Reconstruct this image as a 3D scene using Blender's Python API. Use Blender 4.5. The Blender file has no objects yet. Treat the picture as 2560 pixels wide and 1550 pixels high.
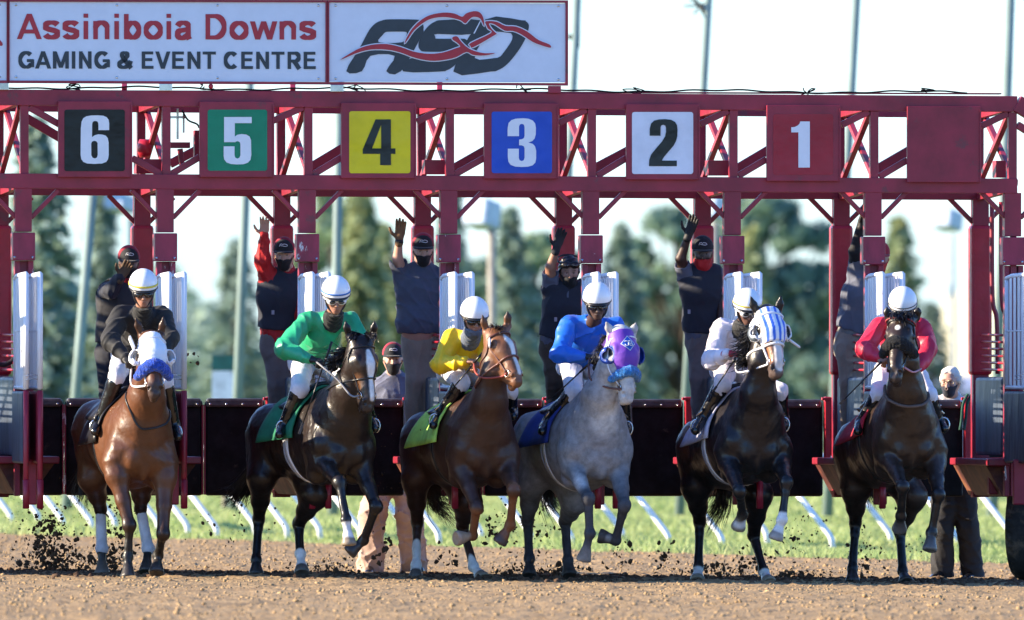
import bpy, math, random
import numpy as np
from mathutils import Vector, Matrix
# ------------------------------------------------------------------ camera, sky, sun
sc = bpy.context.scene
K = 296.1; D0 = 160.0; H0 = 1.77; TH = math.radians(7.5); TT = math.tan(TH)
cam = bpy.data.cameras.new('camera'); camo = bpy.data.objects.new('camera', cam)
sc.collection.objects.link(camo); sc.camera = camo
camo.location = (0, -D0, H0); camo.rotation_euler = (math.radians(90), 0, 0)
cam.sensor_width = 36; cam.lens = 36*D0/(2560/K)
cam.shift_y = (925-775)/2560; cam.clip_start = 1; cam.clip_end = 20000
cam.dof.use_dof = True; cam.dof.focus_distance = D0-0.2; cam.dof.aperture_fstop = 4.6
SUN_AZ = math.radians(3.0); SUN_EL = math.radians(19)
world = bpy.data.worlds.new('World'); sc.world = world; world.use_nodes = True
wn = world.node_tree.nodes; wl = world.node_tree.links
sky = wn.new('ShaderNodeTexSky'); sky.sky_type = 'NISHITA'; sky.sun_disc = False
sky.sun_elevation = SUN_EL; sky.sun_rotation = math.radians(270)-SUN_AZ   # rotation runs clockwise from +Y
sky.air_density = 1.0; sky.dust_density = .4; sky.ozone_density = 2.0
wb = wn.new('ShaderNodeMix'); wb.data_type = 'RGBA'; wb.blend_type = 'MULTIPLY'; wb.inputs[0].default_value = 1; wb.inputs[7].default_value = (.54, .82, 1.3, 1)   # camera white balance
wl.new(sky.outputs[0], wb.inputs[6]); wl.new(wb.outputs[2], wn['Background'].inputs[0])
# white glow added low in the north to whiten the sky behind the gate
wt = wn.new('ShaderNodeTexCoord'); ws_ = wn.new('ShaderNodeSeparateXYZ'); wl.new(wt.outputs['Generated'], ws_.inputs[0])
m1_ = wn.new('ShaderNodeMapRange'); m1_.interpolation_type = 'SMOOTHSTEP'; m1_.inputs[1].default_value = .2; m1_.inputs[2].default_value = .9; wl.new(ws_.outputs['Y'], m1_.inputs[0])
m2_ = wn.new('ShaderNodeMapRange'); m2_.interpolation_type = 'SMOOTHSTEP'; m2_.inputs[1].default_value = .5; m2_.inputs[2].default_value = .1; wl.new(ws_.outputs['Z'], m2_.inputs[0])
m3_ = wn.new('ShaderNodeMath'); m3_.operation = 'MULTIPLY'; wl.new(m1_.outputs[0], m3_.inputs[0]); wl.new(m2_.outputs[0], m3_.inputs[1])
wz = wn.new('ShaderNodeTexNoise'); wz.inputs['Scale'].default_value = 30; wz.inputs['Detail'].default_value = 5; wl.new(wt.outputs['Generated'], wz.inputs[0])
m4_ = wn.new('ShaderNodeMapRange'); m4_.inputs[1].default_value = .35; m4_.inputs[2].default_value = .65; m4_.inputs[3].default_value = .55; m4_.inputs[4].default_value = 1.5; wl.new(wz.outputs[0], m4_.inputs[0])
m5_ = wn.new('ShaderNodeMath'); m5_.operation = 'MULTIPLY'; wl.new(m3_.outputs[0], m5_.inputs[0]); wl.new(m4_.outputs[0], m5_.inputs[1])
wa_ = wn.new('ShaderNodeVectorMath'); wa_.operation = 'SCALE'; wa_.inputs[0].default_value = (1.05, 1.03, 1.0); wl.new(m5_.outputs[0], wa_.inputs['Scale'])
wq = wn.new('ShaderNodeVectorMath'); wq.operation = 'ADD'; wl.new(wb.outputs[2], wq.inputs[0]); wl.new(wa_.outputs[0], wq.inputs[1]); wl.new(wq.outputs[0], wn['Background'].inputs[0]); wn['Background'].inputs[1].default_value = 0.115
sl = bpy.data.lights.new('sun', 'SUN'); sl.energy = 5.0; sl.angle = math.radians(0.55); sl.color = (1, .84, .62)
so = bpy.data.objects.new('sun', sl); sc.collection.objects.link(so)
sd_ = Vector((-math.cos(SUN_AZ)*math.cos(SUN_EL), -math.sin(SUN_AZ)*math.cos(SUN_EL), math.sin(SUN_EL)))
so.rotation_euler = sd_.to_track_quat('Z', 'Y').to_euler()
vs = sc.view_settings; vs.view_transform = 'Standard'; vs.look = 'None'; vs.exposure = 1.5; vs.gamma = 1
sc.cycles.max_bounces = 6
rnd = random.Random(7); nr = np.random.RandomState(11)
# ------------------------------------------------------------------ helpers
def W(sx, sy, Y):                      # point seen at photo position (sx, sy) at distance Y behind the gate's centre
    s = 1+Y/D0
    return np.array(((sx-1280)/K*s, Y, H0+(925-sy)/K*s))
def G(sx, sy, d=0.0):                  # the same with d metres measured back from the gate's front plane
    Y = d
    for _ in range(3):
        x = (sx-1280)/K*(1+Y/D0); Y = x*TT + d/math.cos(TH)
    return W(sx, sy, Y)
def gz(x, Y=0): return -0.011*max(-25, min(25, x))
C = sc.collection
def link(o, parent=None):
    C.objects.link(o)
    if parent is not None:
        o.parent = parent
        o.matrix_parent_inverse = Matrix.Translation(-parent.location)
    return o
def tag(o, label=None, cat=None, group=None, kind=None):
    if label: o['label'] = label
    if cat: o['category'] = cat
    if group: o['group'] = group
    if kind: o['kind'] = kind
    return o
def empty(name, loc, label, cat, group=None):
    o = bpy.data.objects.new(name, None); o.location = loc; o.empty_display_size = .2
    C.objects.link(o); return tag(o, label, cat, group)
def rawmesh(name, V, Fq, mat, parent=None, smooth=True, col=None, mats=None, midx=None):
    V = np.asarray(V, np.float32)
    base = np.array(parent.location if (parent is not None) else (0, 0, 0), np.float32)
    me = bpy.data.meshes.new(name)
    if isinstance(Fq, np.ndarray):
        n, k = Fq.shape
        me.vertices.add(len(V)); me.vertices.foreach_set('co', V.ravel())
        me.loops.add(n*k); me.loops.foreach_set('vertex_index', Fq.ravel().astype(np.int32))
        me.polygons.add(n); me.polygons.foreach_set('loop_start', np.arange(0, n*k, k, dtype=np.int32))
        me.update(calc_edges=True)
    else:
        me.from_pydata([tuple(map(float, v)) for v in V], [], Fq)
    if smooth: me.polygons.foreach_set('use_smooth', np.ones(len(me.polygons), bool))
    for m_ in (mats or [mat]): me.materials.append(m_)
    if midx is not None: me.polygons.foreach_set('material_index', np.asarray(midx, np.int32))
    if col is not None:
        at = me.color_attributes.new('Col', 'FLOAT_COLOR', 'POINT')
        c4 = np.ones((len(V), 4), np.float32); c4[:, :3] = col
        at.data.foreach_set('color', c4.ravel())
    me.update()
    o = bpy.data.objects.new(name, me)
    return link(o, parent)
def nrm(v):
    v = np.asarray(v, float); return v/(np.linalg.norm(v)+1e-12)
class MB:                              # collects simple solids and builds ONE mesh
    def __init__(s): s.v = []; s.f = []
    def add(s, V, F):
        n = len(s.v); s.v += [tuple(map(float, p)) for p in V]; s.f += [tuple(i+n for i in f) for f in F]; return s
    def frame(s, c, ax, ay, az):       # box with half axes
        c, ax, ay, az = map(np.asarray, (c, ax, ay, az))
        V = [c+i*ax+j*ay+k*az for k in (-1, 1) for j in (-1, 1) for i in (-1, 1)]
        return s.add(V, [(0, 2, 3, 1), (4, 5, 7, 6), (0, 1, 5, 4), (2, 6, 7, 3), (0, 4, 6, 2), (1, 3, 7, 5)])
    def bar(s, a, b, w, h, side=None): # rectangular bar a->b; w across `side`, h across the rest
        a, b = np.asarray(a, float), np.asarray(b, float); d = nrm(b-a)
        side = np.array((math.cos(TH), math.sin(TH), 0)) if side is None else np.asarray(side, float)
        if abs(np.dot(side, d)) > .97: side = np.array((0, 0, 1.))
        u = nrm(side-np.dot(side, d)*d); v = np.cross(d, u)
        return s.frame((a+b)/2, (b-a)/2, u*w/2, v*h/2)
    def tube(s, pts, r, n=8, caps=True):
        P = [np.asarray(p, float) for p in pts]; R = r if hasattr(r, '__len__') else [r]*len(P)
        V = []; F = []; u = None
        for i, p in enumerate(P):
            t = nrm(P[min(i+1, len(P)-1)]-P[max(i-1, 0)])
            if u is None: u = nrm(np.cross(t, (0.13, .2, 1) if abs(t[2]) < .9 else (1, 0, 0)))
            u = nrm(u-np.dot(u, t)*t); w = np.cross(t, u)
            V += [p+R[i]*(math.cos(a)*u+math.sin(a)*w) for a in [2*math.pi*k/n for k in range(n)]]
        for i in range(len(P)-1):
            F += [(i*n+k, i*n+(k+1) % n, (i+1)*n+(k+1) % n, (i+1)*n+k) for k in range(n)]
        if caps: F += [tuple(range(n-1, -1, -1)), tuple((len(P)-1)*n+k for k in range(n))]
        return s.add(V, F)
    def ball(s, c, r, n=10, ax=None):
        c = np.asarray(c, float); r = np.array(r if hasattr(r, '__len__') else (r, r, r), float); m = n//2+1
        A = np.eye(3) if ax is None else np.asarray(ax)
        V = []; F = []
        for i in range(m+1):
            t = math.pi*i/m
            for j in range(n):
                a = 2*math.pi*j/n
                V.append(c+(np.array((math.sin(t)*math.cos(a), math.sin(t)*math.sin(a), math.cos(t)))*r)@A)
        for i in range(m):
            F += [(i*n+j, (i+1)*n+j, (i+1)*n+(j+1) % n, i*n+(j+1) % n) for j in range(n)]
        return s.add(V, F)
    def build(s, name, mat, parent=None, smooth=False, bevel=0, label=None):
        o = rawmesh(name, np.array(s.v), s.f, mat, parent, smooth)
        if bevel:
            b = o.modifiers.new('b', 'BEVEL'); b.width = bevel; b.segments = 2; b.limit_method = 'ANGLE'
        if label: o['label'] = label
        return o
# ------------------------------------------------------------------ implicit surfaces for bodies and cloth
class SD:
    def __init__(s): s.pr = []; s.paints = []
    def cone(s, a, b, ra, rb, k=.03, w=None, sc=1.0, col=None, sub=False):
        a = np.asarray(a, float); b = np.asarray(b, float)
        w = None if w is None else nrm(w)
        R = max(ra, rb)*1.05/min(1, sc)
        def f(p, a=a, b=b, ra=ra, rb=rb, w=w, sc=sc):
            q = p-a; ba = b-a
            if w is not None:
                q = q+(sc-1)*(q@w)[..., None]*w; ba = ba+(sc-1)*(ba@w)*w
            L = ba@ba+1e-9
            t = np.clip((q@ba)/L, 0, 1)
            dd = q-t[..., None]*ba
            return np.sqrt((dd*dd).sum(-1))-(ra+(rb-ra)*t)
        s.pr.append([f, np.minimum(a, b)-R, np.maximum(a, b)+R, k, col, sub]); return s
    def ell(s, c, r, ax=None, k=.03, col=None, sub=False):
        c = np.asarray(c, float); r = np.asarray(r if hasattr(r, '__len__') else (r,)*3, float)
        A = np.eye(3) if ax is None else np.array([nrm(v) for v in ax])
        ext = np.sqrt(((A*r[:, None])**2).sum(0))*1.05
        def f(p, c=c, r=r, A=A):
            q = (p-c)@A.T
            k0 = np.sqrt(((q/r)**2).sum(-1)); k1 = np.sqrt(((q/(r*r))**2).sum(-1))+1e-9
            return k0*(k0-1)/k1
        s.pr.append([f, c-ext, c+ext, k, col, sub]); return s
    def chain(s, pts, rad, k=.03, **kw):
        for i in range(len(pts)-1): s.cone(pts[i], pts[i+1], rad[i], rad[i+1], k, **kw)
        return s
    def cut(s, pt, n, k=.004):         # remove everything on the side n points to
        s.pr.append(['plane', np.asarray(pt, float), nrm(n), k, None, True]); return s
    def paint(s, kind, col, soft, *a, **kw):
        t = SD(); getattr(t, kind)(*a, **kw); s.paints.append((t.pr[0][0], np.array(col), soft)); return s
    def mesh(s, name, mat, h=.01, parent=None, inflate=0, noise=None, base=(0.5, .5, .5), coloured=False, shift=None, soft=.02):
        pos = [q for q in s.pr if not q[5]]
        lo = np.min([q[1] for q in pos], 0)-3*h-abs(inflate)-.01; hi = np.max([q[2] for q in pos], 0)+3*h+abs(inflate)+.01
        n = np.ceil((hi-lo)/h).astype(int)+1
        F = np.full(n, .12, np.float32)
        for f, a, b, k, col, sub in s.pr:
            if isinstance(f, str):
                X = [lo[i]+h*np.arange(n[i]) for i in range(3)]
                d = (X[0]-a[0])[:, None, None]*b[0]+(X[1]-a[1])[None, :, None]*b[1]+(X[2]-a[2])[None, None, :]*b[2]
                F = np.maximum(F, d); continue
            m = k+abs(inflate)+3*h+.012
            i0 = np.clip(np.floor((a-m-lo)/h).astype(int), 0, n-1); i1 = np.clip(np.ceil((b+m-lo)/h).astype(int)+1, 1, n)
            if (i1 <= i0).any(): continue
            g = np.stack(np.meshgrid(*[lo[i]+h*np.arange(i0[i], i1[i]) for i in range(3)], indexing='ij'), -1)
            d = f(g).astype(np.float32)
            sl_ = tuple(slice(i0[i], i1[i]) for i in range(3)); o = F[sl_]
            if sub:
                d = -d; hh = np.maximum(k-np.abs(o-d), 0)/k; F[sl_] = np.maximum(o, d)+hh*hh*k*.25
            else:
                hh = np.maximum(k-np.abs(o-d), 0)/k; F[sl_] = np.minimum(o, d)-hh*hh*k*.25
        F -= inflate
        if noise is not None:
            idx = np.nonzero(np.abs(F) < .04)
            P = np.stack(idx, -1)*h+lo
            F[idx] += noise(P)
        V, Q = nets(F, lo, h)
        col = None
        if coloured:
            col = np.tile(np.array(base, float), (len(V), 1))
            DD = []; CC = []
            for f, a, b, k, c, sub in s.pr:
                if sub or isinstance(f, str): continue
                DD.append(f(V)); CC.append(base if c is None else c)
            DD = np.array(DD); DD -= DD.min(0); Wt = np.exp(-DD/soft); Wt /= Wt.sum(0)
            col = Wt.T@np.array(CC, float)
            for f, c, so_ in s.paints:
                t = np.clip(.5-f(V)/so_, 0, 1)[:, None]; col = col*(1-t)+c*t
        return rawmesh(name, V, Q, mat, parent, True, col)
def nets(F, lo, h):
    S = F < 0
    nx, ny, nz = F.shape
    c = np.zeros((nx-1, ny-1, nz-1), np.int8)
    for i in (0, 1):
        for j in (0, 1):
            for k in (0, 1): c += S[i:nx-1+i, j:ny-1+j, k:nz-1+k]
    act = (c > 0) & (c < 8)
    ci = np.stack(np.nonzero(act), -1)
    idx = np.full(c.shape, -1, np.int32); idx[act] = np.arange(len(ci))
    acc = np.zeros((len(ci), 3)); cnt = np.zeros(len(ci))
    for ax in range(3):
        o1, o2 = [a for a in range(3) if a != ax]
        for u in (0, 1):
            for v in (0, 1):
                p = ci.copy(); p[:, o1] += u; p[:, o2] += v; q = p.copy(); q[:, ax] += 1
                fa = F[p[:, 0], p[:, 1], p[:, 2]]; fb = F[q[:, 0], q[:, 1], q[:, 2]]
                m = (fa < 0) != (fb < 0); t = fa[m]/(fa[m]-fb[m])
                pp = p[m].astype(float); pp[:, ax] += t; acc[m] += pp; cnt[m] += 1
    V = acc/cnt[:, None]*h+lo
    Qs = []
    for ax in range(3):
        o1, o2 = [a for a in range(3) if a != ax]
        A = [slice(None)]*3; B = [slice(None)]*3; A[ax] = slice(0, -1); B[ax] = slice(1, None)
        sa = S[tuple(A)]; ch = sa != S[tuple(B)]
        e = np.stack(np.nonzero(ch), -1); ins = sa[ch]
        m = (e[:, o1] > 0) & (e[:, o2] > 0) & (e[:, o1] < F.shape[o1]-1) & (e[:, o2] < F.shape[o2]-1)
        e = e[m]; ins = ins[m]
        def g(a, b):
            t = e.copy(); t[:, o1] -= a; t[:, o2] -= b; return idx[t[:, 0], t[:, 1], t[:, 2]]
        q = np.stack([g(1, 1), g(0, 1), g(0, 0), g(1, 0)], -1)
        flip = ~ins if ax != 1 else ins
        q[flip] = q[flip][:, ::-1]; Qs.append(q)
    Q = np.concatenate(Qs); Q = Q[(Q >= 0).all(1)]
    return V, Q
def folds(amp, scale, seed, stretch=(1, 1, .5)):
    R = np.random.RandomState(seed); ds = R.normal(size=(4, 3))*np.array(stretch); ph = R.uniform(0, 6.28, 4); R0 = R.normal(size=(2, 3))
    def f(P):
        o = 0; w1 = np.sin(P@R0[0]*scale*.5+ph[0])*1.6; w2 = np.sin(P@R0[1]*scale*.8+ph[1])
        for k in range(4): o = o+(1-np.abs(np.sin((P@ds[k])*scale*(.6+.25*k)+ph[k]+(w1 if k % 2 else w2))))**2.5
        return -amp*(o/4-.22)*1.7
    return f
# ------------------------------------------------------------------ materials
MATS = {}
def mat(name, col=None, rough=.6, var=.12, vs_=8, bump=.0, bs=60, metal=0, coat=0, attr=False, sheen=0, spec=.5, col2=None, aniso=(1, 1, 1), trans=0, emit=0, dirt=None, bdist=.01):
    if name in MATS: return MATS[name]
    m = bpy.data.materials.new(name); m.use_nodes = True; MATS[name] = m
    N = m.node_tree.nodes; L = m.node_tree.links; b = N['Principled BSDF']
    tc = N.new('ShaderNodeTexCoord'); mp = N.new('ShaderNodeMapping'); mp.inputs['Scale'].default_value = aniso
    L.new(tc.outputs['Object'], mp.inputs[0])
    nz = N.new('ShaderNodeTexNoise'); nz.inputs['Scale'].default_value = vs_; nz.inputs['Detail'].default_value = 6; nz.inputs['Roughness'].default_value = .65
    L.new(mp.outputs[0], nz.inputs['Vector'])
    mx = N.new('ShaderNodeMix'); mx.data_type = 'RGBA'
    if attr:
        a = N.new('ShaderNodeAttribute'); a.attribute_name = 'Col'; src = a.outputs['Color']
        mu = N.new('ShaderNodeMix'); mu.data_type = 'RGBA'; mu.blend_type = 'MULTIPLY'; mu.inputs[0].default_value = 1
        mr = N.new('ShaderNodeMapRange'); mr.inputs[1].default_value = .3; mr.inputs[2].default_value = .7
        mr.inputs[3].default_value = 1-var*1.6; mr.inputs[4].default_value = 1+var
        L.new(nz.outputs[0], mr.inputs[0]); L.new(src, mu.inputs[6]); L.new(mr.outputs[0], mu.inputs[7]); out = mu.outputs[2]
    else:
        c = np.array(col[:3]); c2 = np.array(col2) if col2 is not None else c*(1-var*2)
        mx.inputs[6].default_value = (*c2, 1); mx.inputs[7].default_value = (*np.minimum(c*(1+(var if col2 is None else 0)), 1), 1)
        mr = N.new('ShaderNodeMapRange'); mr.inputs[1].default_value = .35; mr.inputs[2].default_value = .65
        L.new(nz.outputs[0], mr.inputs[0]); L.new(mr.outputs[0], mx.inputs[0]); out = mx.outputs[2]
    if dirt:                            # (colour, scale, threshold, softness): chips, stains and grime with a shape of their own
        n2 = N.new('ShaderNodeTexNoise'); n2.inputs['Scale'].default_value = dirt[1]; n2.inputs['Detail'].default_value = 8; n2.inputs['Roughness'].default_value = .7
        L.new(mp.outputs[0], n2.inputs['Vector'])
        r2 = N.new('ShaderNodeMapRange'); r2.inputs[1].default_value = dirt[2]; r2.inputs[2].default_value = dirt[2]+dirt[3]
        L.new(n2.outputs[0], r2.inputs[0]); m2 = N.new('ShaderNodeMix'); m2.data_type = 'RGBA'
        L.new(r2.outputs[0], m2.inputs[0]); L.new(out, m2.inputs[6]); m2.inputs[7].default_value = (*dirt[0], 1); out = m2.outputs[2]
    L.new(out, b.inputs['Base Color'])
    b.inputs['Roughness'].default_value = rough; b.inputs['Metallic'].default_value = metal
    b.inputs['Specular IOR Level'].default_value = spec
    if coat: b.inputs['Coat Weight'].default_value = coat; b.inputs['Coat Roughness'].default_value = .12
    if sheen: b.inputs['Sheen Weight'].default_value = sheen; b.inputs['Sheen Roughness'].default_value = .4
    if trans:
        t = N.new('ShaderNodeBsdfTranslucent'); L.new(out, t.inputs[0]); ms = N.new('ShaderNodeMixShader'); ms.inputs[0].default_value = trans
        L.new(b.outputs[0], ms.inputs[1]); L.new(t.outputs[0], ms.inputs[2]); L.new(ms.outputs[0], N['Material Output'].inputs[0])
    if bump:
        n3 = N.new('ShaderNodeTexNoise'); n3.inputs['Scale'].default_value = bs; n3.inputs['Detail'].default_value = 4
        L.new(mp.outputs[0], n3.inputs['Vector']); bp = N.new('ShaderNodeBump'); bp.inputs['Strength'].default_value = bump; bp.inputs['Distance'].default_value = bdist
        L.new(n3.outputs[0], bp.inputs['Height']); L.new(bp.outputs[0], b.inputs['Normal'])
    return m
m_metal = mat('steel', (.6, .6, .6), rough=.25, metal=1)
m_rub0 = None
def dens(pts, n=8, closed=False):
    P = [np.asarray(p, float) for p in pts]; out = []; m = len(P)
    for i in range(m if closed else m-1):
        p0, p1, p2, p3 = [P[(i+k) % m] if closed else P[max(0, min(m-1, i+k))] for k in (-1, 0, 1, 2)]
        for t in np.arange(n)/n:
            out.append(.5*((2*p1)+(-p0+p2)*t+(2*p0-5*p1+4*p2-p3)*t*t+(-p0+3*p1-3*p2+p3)*t**3))
    if not closed: out.append(P[-1])
    else: out.append(out[0])
    return out
# ------------------------------------------------------------------ the starting gate
from mathutils.geometry import tessellate_polygon
GD = np.array((math.cos(TH), math.sin(TH), 0)); VD = np.array((-math.sin(TH), math.cos(TH), 0)); ZU = np.array((0, 0, 1.))
m_paint = mat('red gate paint', (.28, .015, .038), rough=.42, var=.14, vs_=3, bump=.08, bs=12, dirt=((.16, .03, .04), 5, .60, .06))
m_chip = mat('chipped red paint', (.27, .017, .045), rough=.45, var=.2, vs_=5, bump=.1, bs=20, dirt=((.55, .5, .5), 9, .62, .02), aniso=(1, 1, .35))
m_pad = mat('red vinyl padding', (.42, .012, .03), rough=.38, var=.1, vs_=4, bump=.25, bs=8, bdist=.03)
m_white = mat('white gate paint', (.72, .74, .78), rough=.5, var=.06, dirt=((.25, .2, .17), 14, .665, .02), aniso=(1, 1, .18))
m_rub = mat('black rubber', (.007, .007, .009), spec=.25, rough=.6, var=.5, vs_=6, bump=.3, bs=10, dirt=((.06, .045, .035), 7, .62, .1))
m_leath = mat('studded black leather', (.075, .072, .078), rough=.42, var=.25, bump=.3, bs=14)
m_bpad = mat('slate vinyl padding', (.055, .075, .11), rough=.5, var=.3, vs_=4, bump=.6, bs=7, bdist=.03, aniso=(1, 1, .3))
m_sign = mat('white sign sheet', (.64, .70, .79), rough=.35, var=.02)
m_sred = mat('sign red', (.40, .02, .035), rough=.4, var=.05); m_sdk = mat('sign charcoal', (.02, .03, .045), rough=.3, var=.1)
gate = empty('starting_gate', G(1280, 1440, 1.0), 'long red steel starting gate with numbered stall panels and white front doors', 'starting gate')
def lin(a, b): return lambda x: a[1]+(b[1]-a[1])*(x-a[0])/(b[0]-a[0])
yT = lin((0, 225), (2520, 239)); yTb = lin((0, 262), (2520, 281)); yB = lin((0, 433), (2520, 447)); yBb = lin((0, 471), (2520, 483))
X0, X1 = -1750, 2541
def part(mb, name, m, bevel=.004, parent=None, smooth=False, label=None): return mb.build(name, m, parent or gate, smooth, bevel, label)
def hbar(xa, xb, yf, yg, d, dep):
    a = G(xa, (yf(xa)+yg(xa))/2, d); b = G(xb, (yf(xb)+yg(xb))/2, d); return MB().bar(a, b, abs(yf(1280)-yg(1280))/K, dep)
part(hbar(X0, X1, yT, yTb, .06, .12), 'top_chord', m_paint); part(hbar(X0, X1, yB, yBb, .06, .12), 'bottom_chord', m_paint)
sh_ = lambda f, k: (lambda x: f(x+72)+k)
part(hbar(X0-72, X1-80, sh_(yT, 12), sh_(yTb, 15), 1.84, .1), 'top_chord', m_paint); part(hbar(X0-72, X1-80, sh_(yB, 12), sh_(yBb, 17), 1.84, .1), 'bottom_chord', m_paint)
part(MB().bar(G(X0, 221, .1), G(2500, 234.5, .1), .012, .16), 'cap_plate', m_paint, 0)
cols = [59+355*k for k in range(-5, 0)]+[59, 414, 769, 1123, 1478, 1832, 2184, 2533]
rcs = [59-61+355*k-0 for k in range(-5, 0)]+[0, 354.5, 704, 1055.5, 1408, 1755, 2102, 2449.5]
def bb(c, y0, y1, d, w, dep, off=0):   # upright box on column c
    m = MB(); return m.bar(G(c, y0, 0)+VD*d+GD*off, G(c, y1, 0)+VD*d+GD*off, w, dep)
def side(c, ya, da, yb, db, w=.05, th=.05, off=0): return MB().bar(G(c, ya, 0)+VD*da+GD*off, G(c, yb, 0)+VD*db+GD*off, w, th)
for i, c in enumerate(cols):
    vis = c > -50
    part(bb(c+3 if c < 2500 else c, yTb(c)-1, yB(c)+1, .06, .07, .09), 'truss_post', m_paint)
    part(bb(c, yBb(c)-1, yBb(c)+108, .07, .142, .13), 'front_column', m_paint)
    part(bb(c, yBb(c)+110, yBb(c)+180, .05, .19, .19), 'column_sleeve', m_chip, .008)
    lo = MB(); lo.bar(G(c-17, yBb(c)+181, .1), G(c-17, 1240, .1), .045, .09); lo.bar(G(c+17, yBb(c)+181, .1), G(c+17, 1240, .1), .045, .09); lo.bar(G(c, yBb(c)+181, .13), G(c, 1000, .13), .09, .05)
    part(lo, 'lower_column', m_chip)
    br = MB()
    for q in (-1, 1): br.ball(G(c+q*22, yBb(c)+172, -.055), .012, 6)
    part(br, 'sleeve_bolts', m_metal, 0) if vis else None
    part(MB().bar(G(c-18, 545, .07), G(c-86, 475, .07), .036, .06), 'knee_brace', m_paint); part(MB().bar(G(c+18, 545, .07), G(c+86, 475, .07), .036, .06), 'knee_brace', m_paint)
    # side truss between front and rear
    yb_, yt_ = yB(c)+10, yTb(c)+4
    part(side(c, yt_, .1, yb_, 1.75, .045, .05, -.02), 'cross_brace', m_paint); part(side(c, yb_, .1, yt_, 1.75, .045, .05, .035), 'cross_brace', m_paint)
    part(side(c, yTb(c)-14, .12, yTb(c)+0, 1.79, .06, .06), 'cross_beam', m_paint); part(side(c, yBb(c)-12, .12, yBb(c)+4, 1.79, .06, .06), 'cross_beam', m_paint)
    r = rcs[i]
    part(MB().bar(G(r-2, yTb(c)+6, 1.84), G(r-2, yB(c)+12, 1.84), .07, .09), 'truss_post', m_paint)
    part(MB().bar(G(r, yBb(c)+12, 1.84), G(r, 1243, 1.84), .138, .14), 'rear_column', m_paint)
    top = 563
    pd = MB().bar(G(r+.5, top, 1.84), G(r+.5, 938, 1.84), .185, .19); part(pd, 'column_padding', m_pad, .03)
    part(MB().bar(G(r-18, 556, 1.85), G(r-84, 488, 1.85), .036, .06), 'knee_brace', m_paint); part(MB().bar(G(r+18, 556, 1.85), G(r+80, 494, 1.85), .036, .06), 'knee_brace', m_paint)
    # partition: slate padding below, open red rungs above
    for (y0, y1, th) in ((942, 1140, .11),):
        p = MB(); P0 = G(c, (y0+y1)/2, 0)+GD*-.01
        p.frame(P0+VD*.95, VD*.72, GD*th/2, ZU*(y1-y0)/2/K); o = part(p, 'partition_pad', m_bpad, .03)
    for k in range(6):
        y = 838+k*17.5
        part(MB().tube([G(c, y, 0)+VD*.25, G(c, y-2, 0)+VD*1.7], .011, 8), 'partition_rung', m_pad, 0, smooth=True)
    # foot ledge along the partition with a sloping bumper under it
    yl = lin((0, 1150), (2560, 1156))(c); wl, wr_ = (.16, .32)
    t = MB(); P0 = G(c, yl, 0); t.frame(P0+VD*1.1+GD*.05, VD*1.05, GD*.26, ZU*.03); part(t, 'foot_ledge', m_paint, .01)
    t = MB(); a_, b_ = P0+VD*.25-ZU*.03, P0+VD*2.1-ZU*.03
    q = [a_-GD*.19, a_+GD*.29, a_+GD*.10-ZU*.26, a_-GD*.05-ZU*.26]; q2 = [v+(b_-a_) for v in q]
    t.add(q+q2, [(0, 3, 2, 1), (4, 5, 6, 7), (0, 1, 5, 4), (1, 2, 6, 5), (2, 3, 7, 6), (3, 0, 4, 7)])
    part(t, 'bumper', mat('worn maroon board', (.13, .03, .025), rough=.6, var=.4, vs_=3, dirt=((.22, .1, .04), 3, .5, .15)), .006)
    # foot of the column
    t = MB(); t.bar(G(c+16, 1148, -.45), G(c+16, 1262, -.45), .115, .05); part(t, 'column_foot', m_paint, .012)
    # the pair of open front doors
    s_ = (c-59)/2125.
    for (h0, n0) in ((-21+4*s_, 6+16*s_), (14+8*s_, 41+31*s_)):
        if c > 2500: n0 = n0+30
        A = lambda y: G(c+h0, y, .0); Bn = lambda y: G(c+n0, y, -.9)
        yt = 684; nm = MB(); 
        nm.tube([A(yt+12), A(yt+6)*.8+Bn(yt+2)*.2, Bn(yt)], .019, 8); nm.tube([Bn(yt-1), Bn(972)], .024, 8); nm.tube([A(yt+10), A(972)], .017, 8); nm.tube([A(968), Bn(970)], .017, 8); nm.tube([A(828), Bn(826)], .008, 6)
        dr = part(nm, 'front_door', m_white, 0, smooth=True)
        for k in range(1, 7):
            f_ = k/7; MB().bar(A(yt+12)*(1-f_)+Bn(yt+3)*f_, A(968)*(1-f_)+Bn(968)*f_, .012, .085, side=GD).build('slat', m_white, dr, False, .003)
        Pm = (A(830)+Bn(830))/2; vv = (Bn(830)-A(830))/2
        lo = MB(); Pm = (A(1068)+Bn(1068))/2; lo.frame(Pm, vv*.97, GD*.03, ZU*90/K); part(lo, 'door_pad', m_bpad if h0 < 0 else m_paint, .02)
        lo = MB(); lo.tube([Bn(976), Bn(1272)], .024, 8); lo.bar(Bn(1200)+GD*.0, Bn(1270), .05, .07); part(lo, 'door_edge', m_paint, 0, smooth=True)
    for y in (940, 950): part(MB().tube([G(c+4, y, -.92), G(c+24, y-4, -.92), G(c+44, y, -.9)], .004, 5), 'latch_rod', m_metal, 0, smooth=True)
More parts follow.
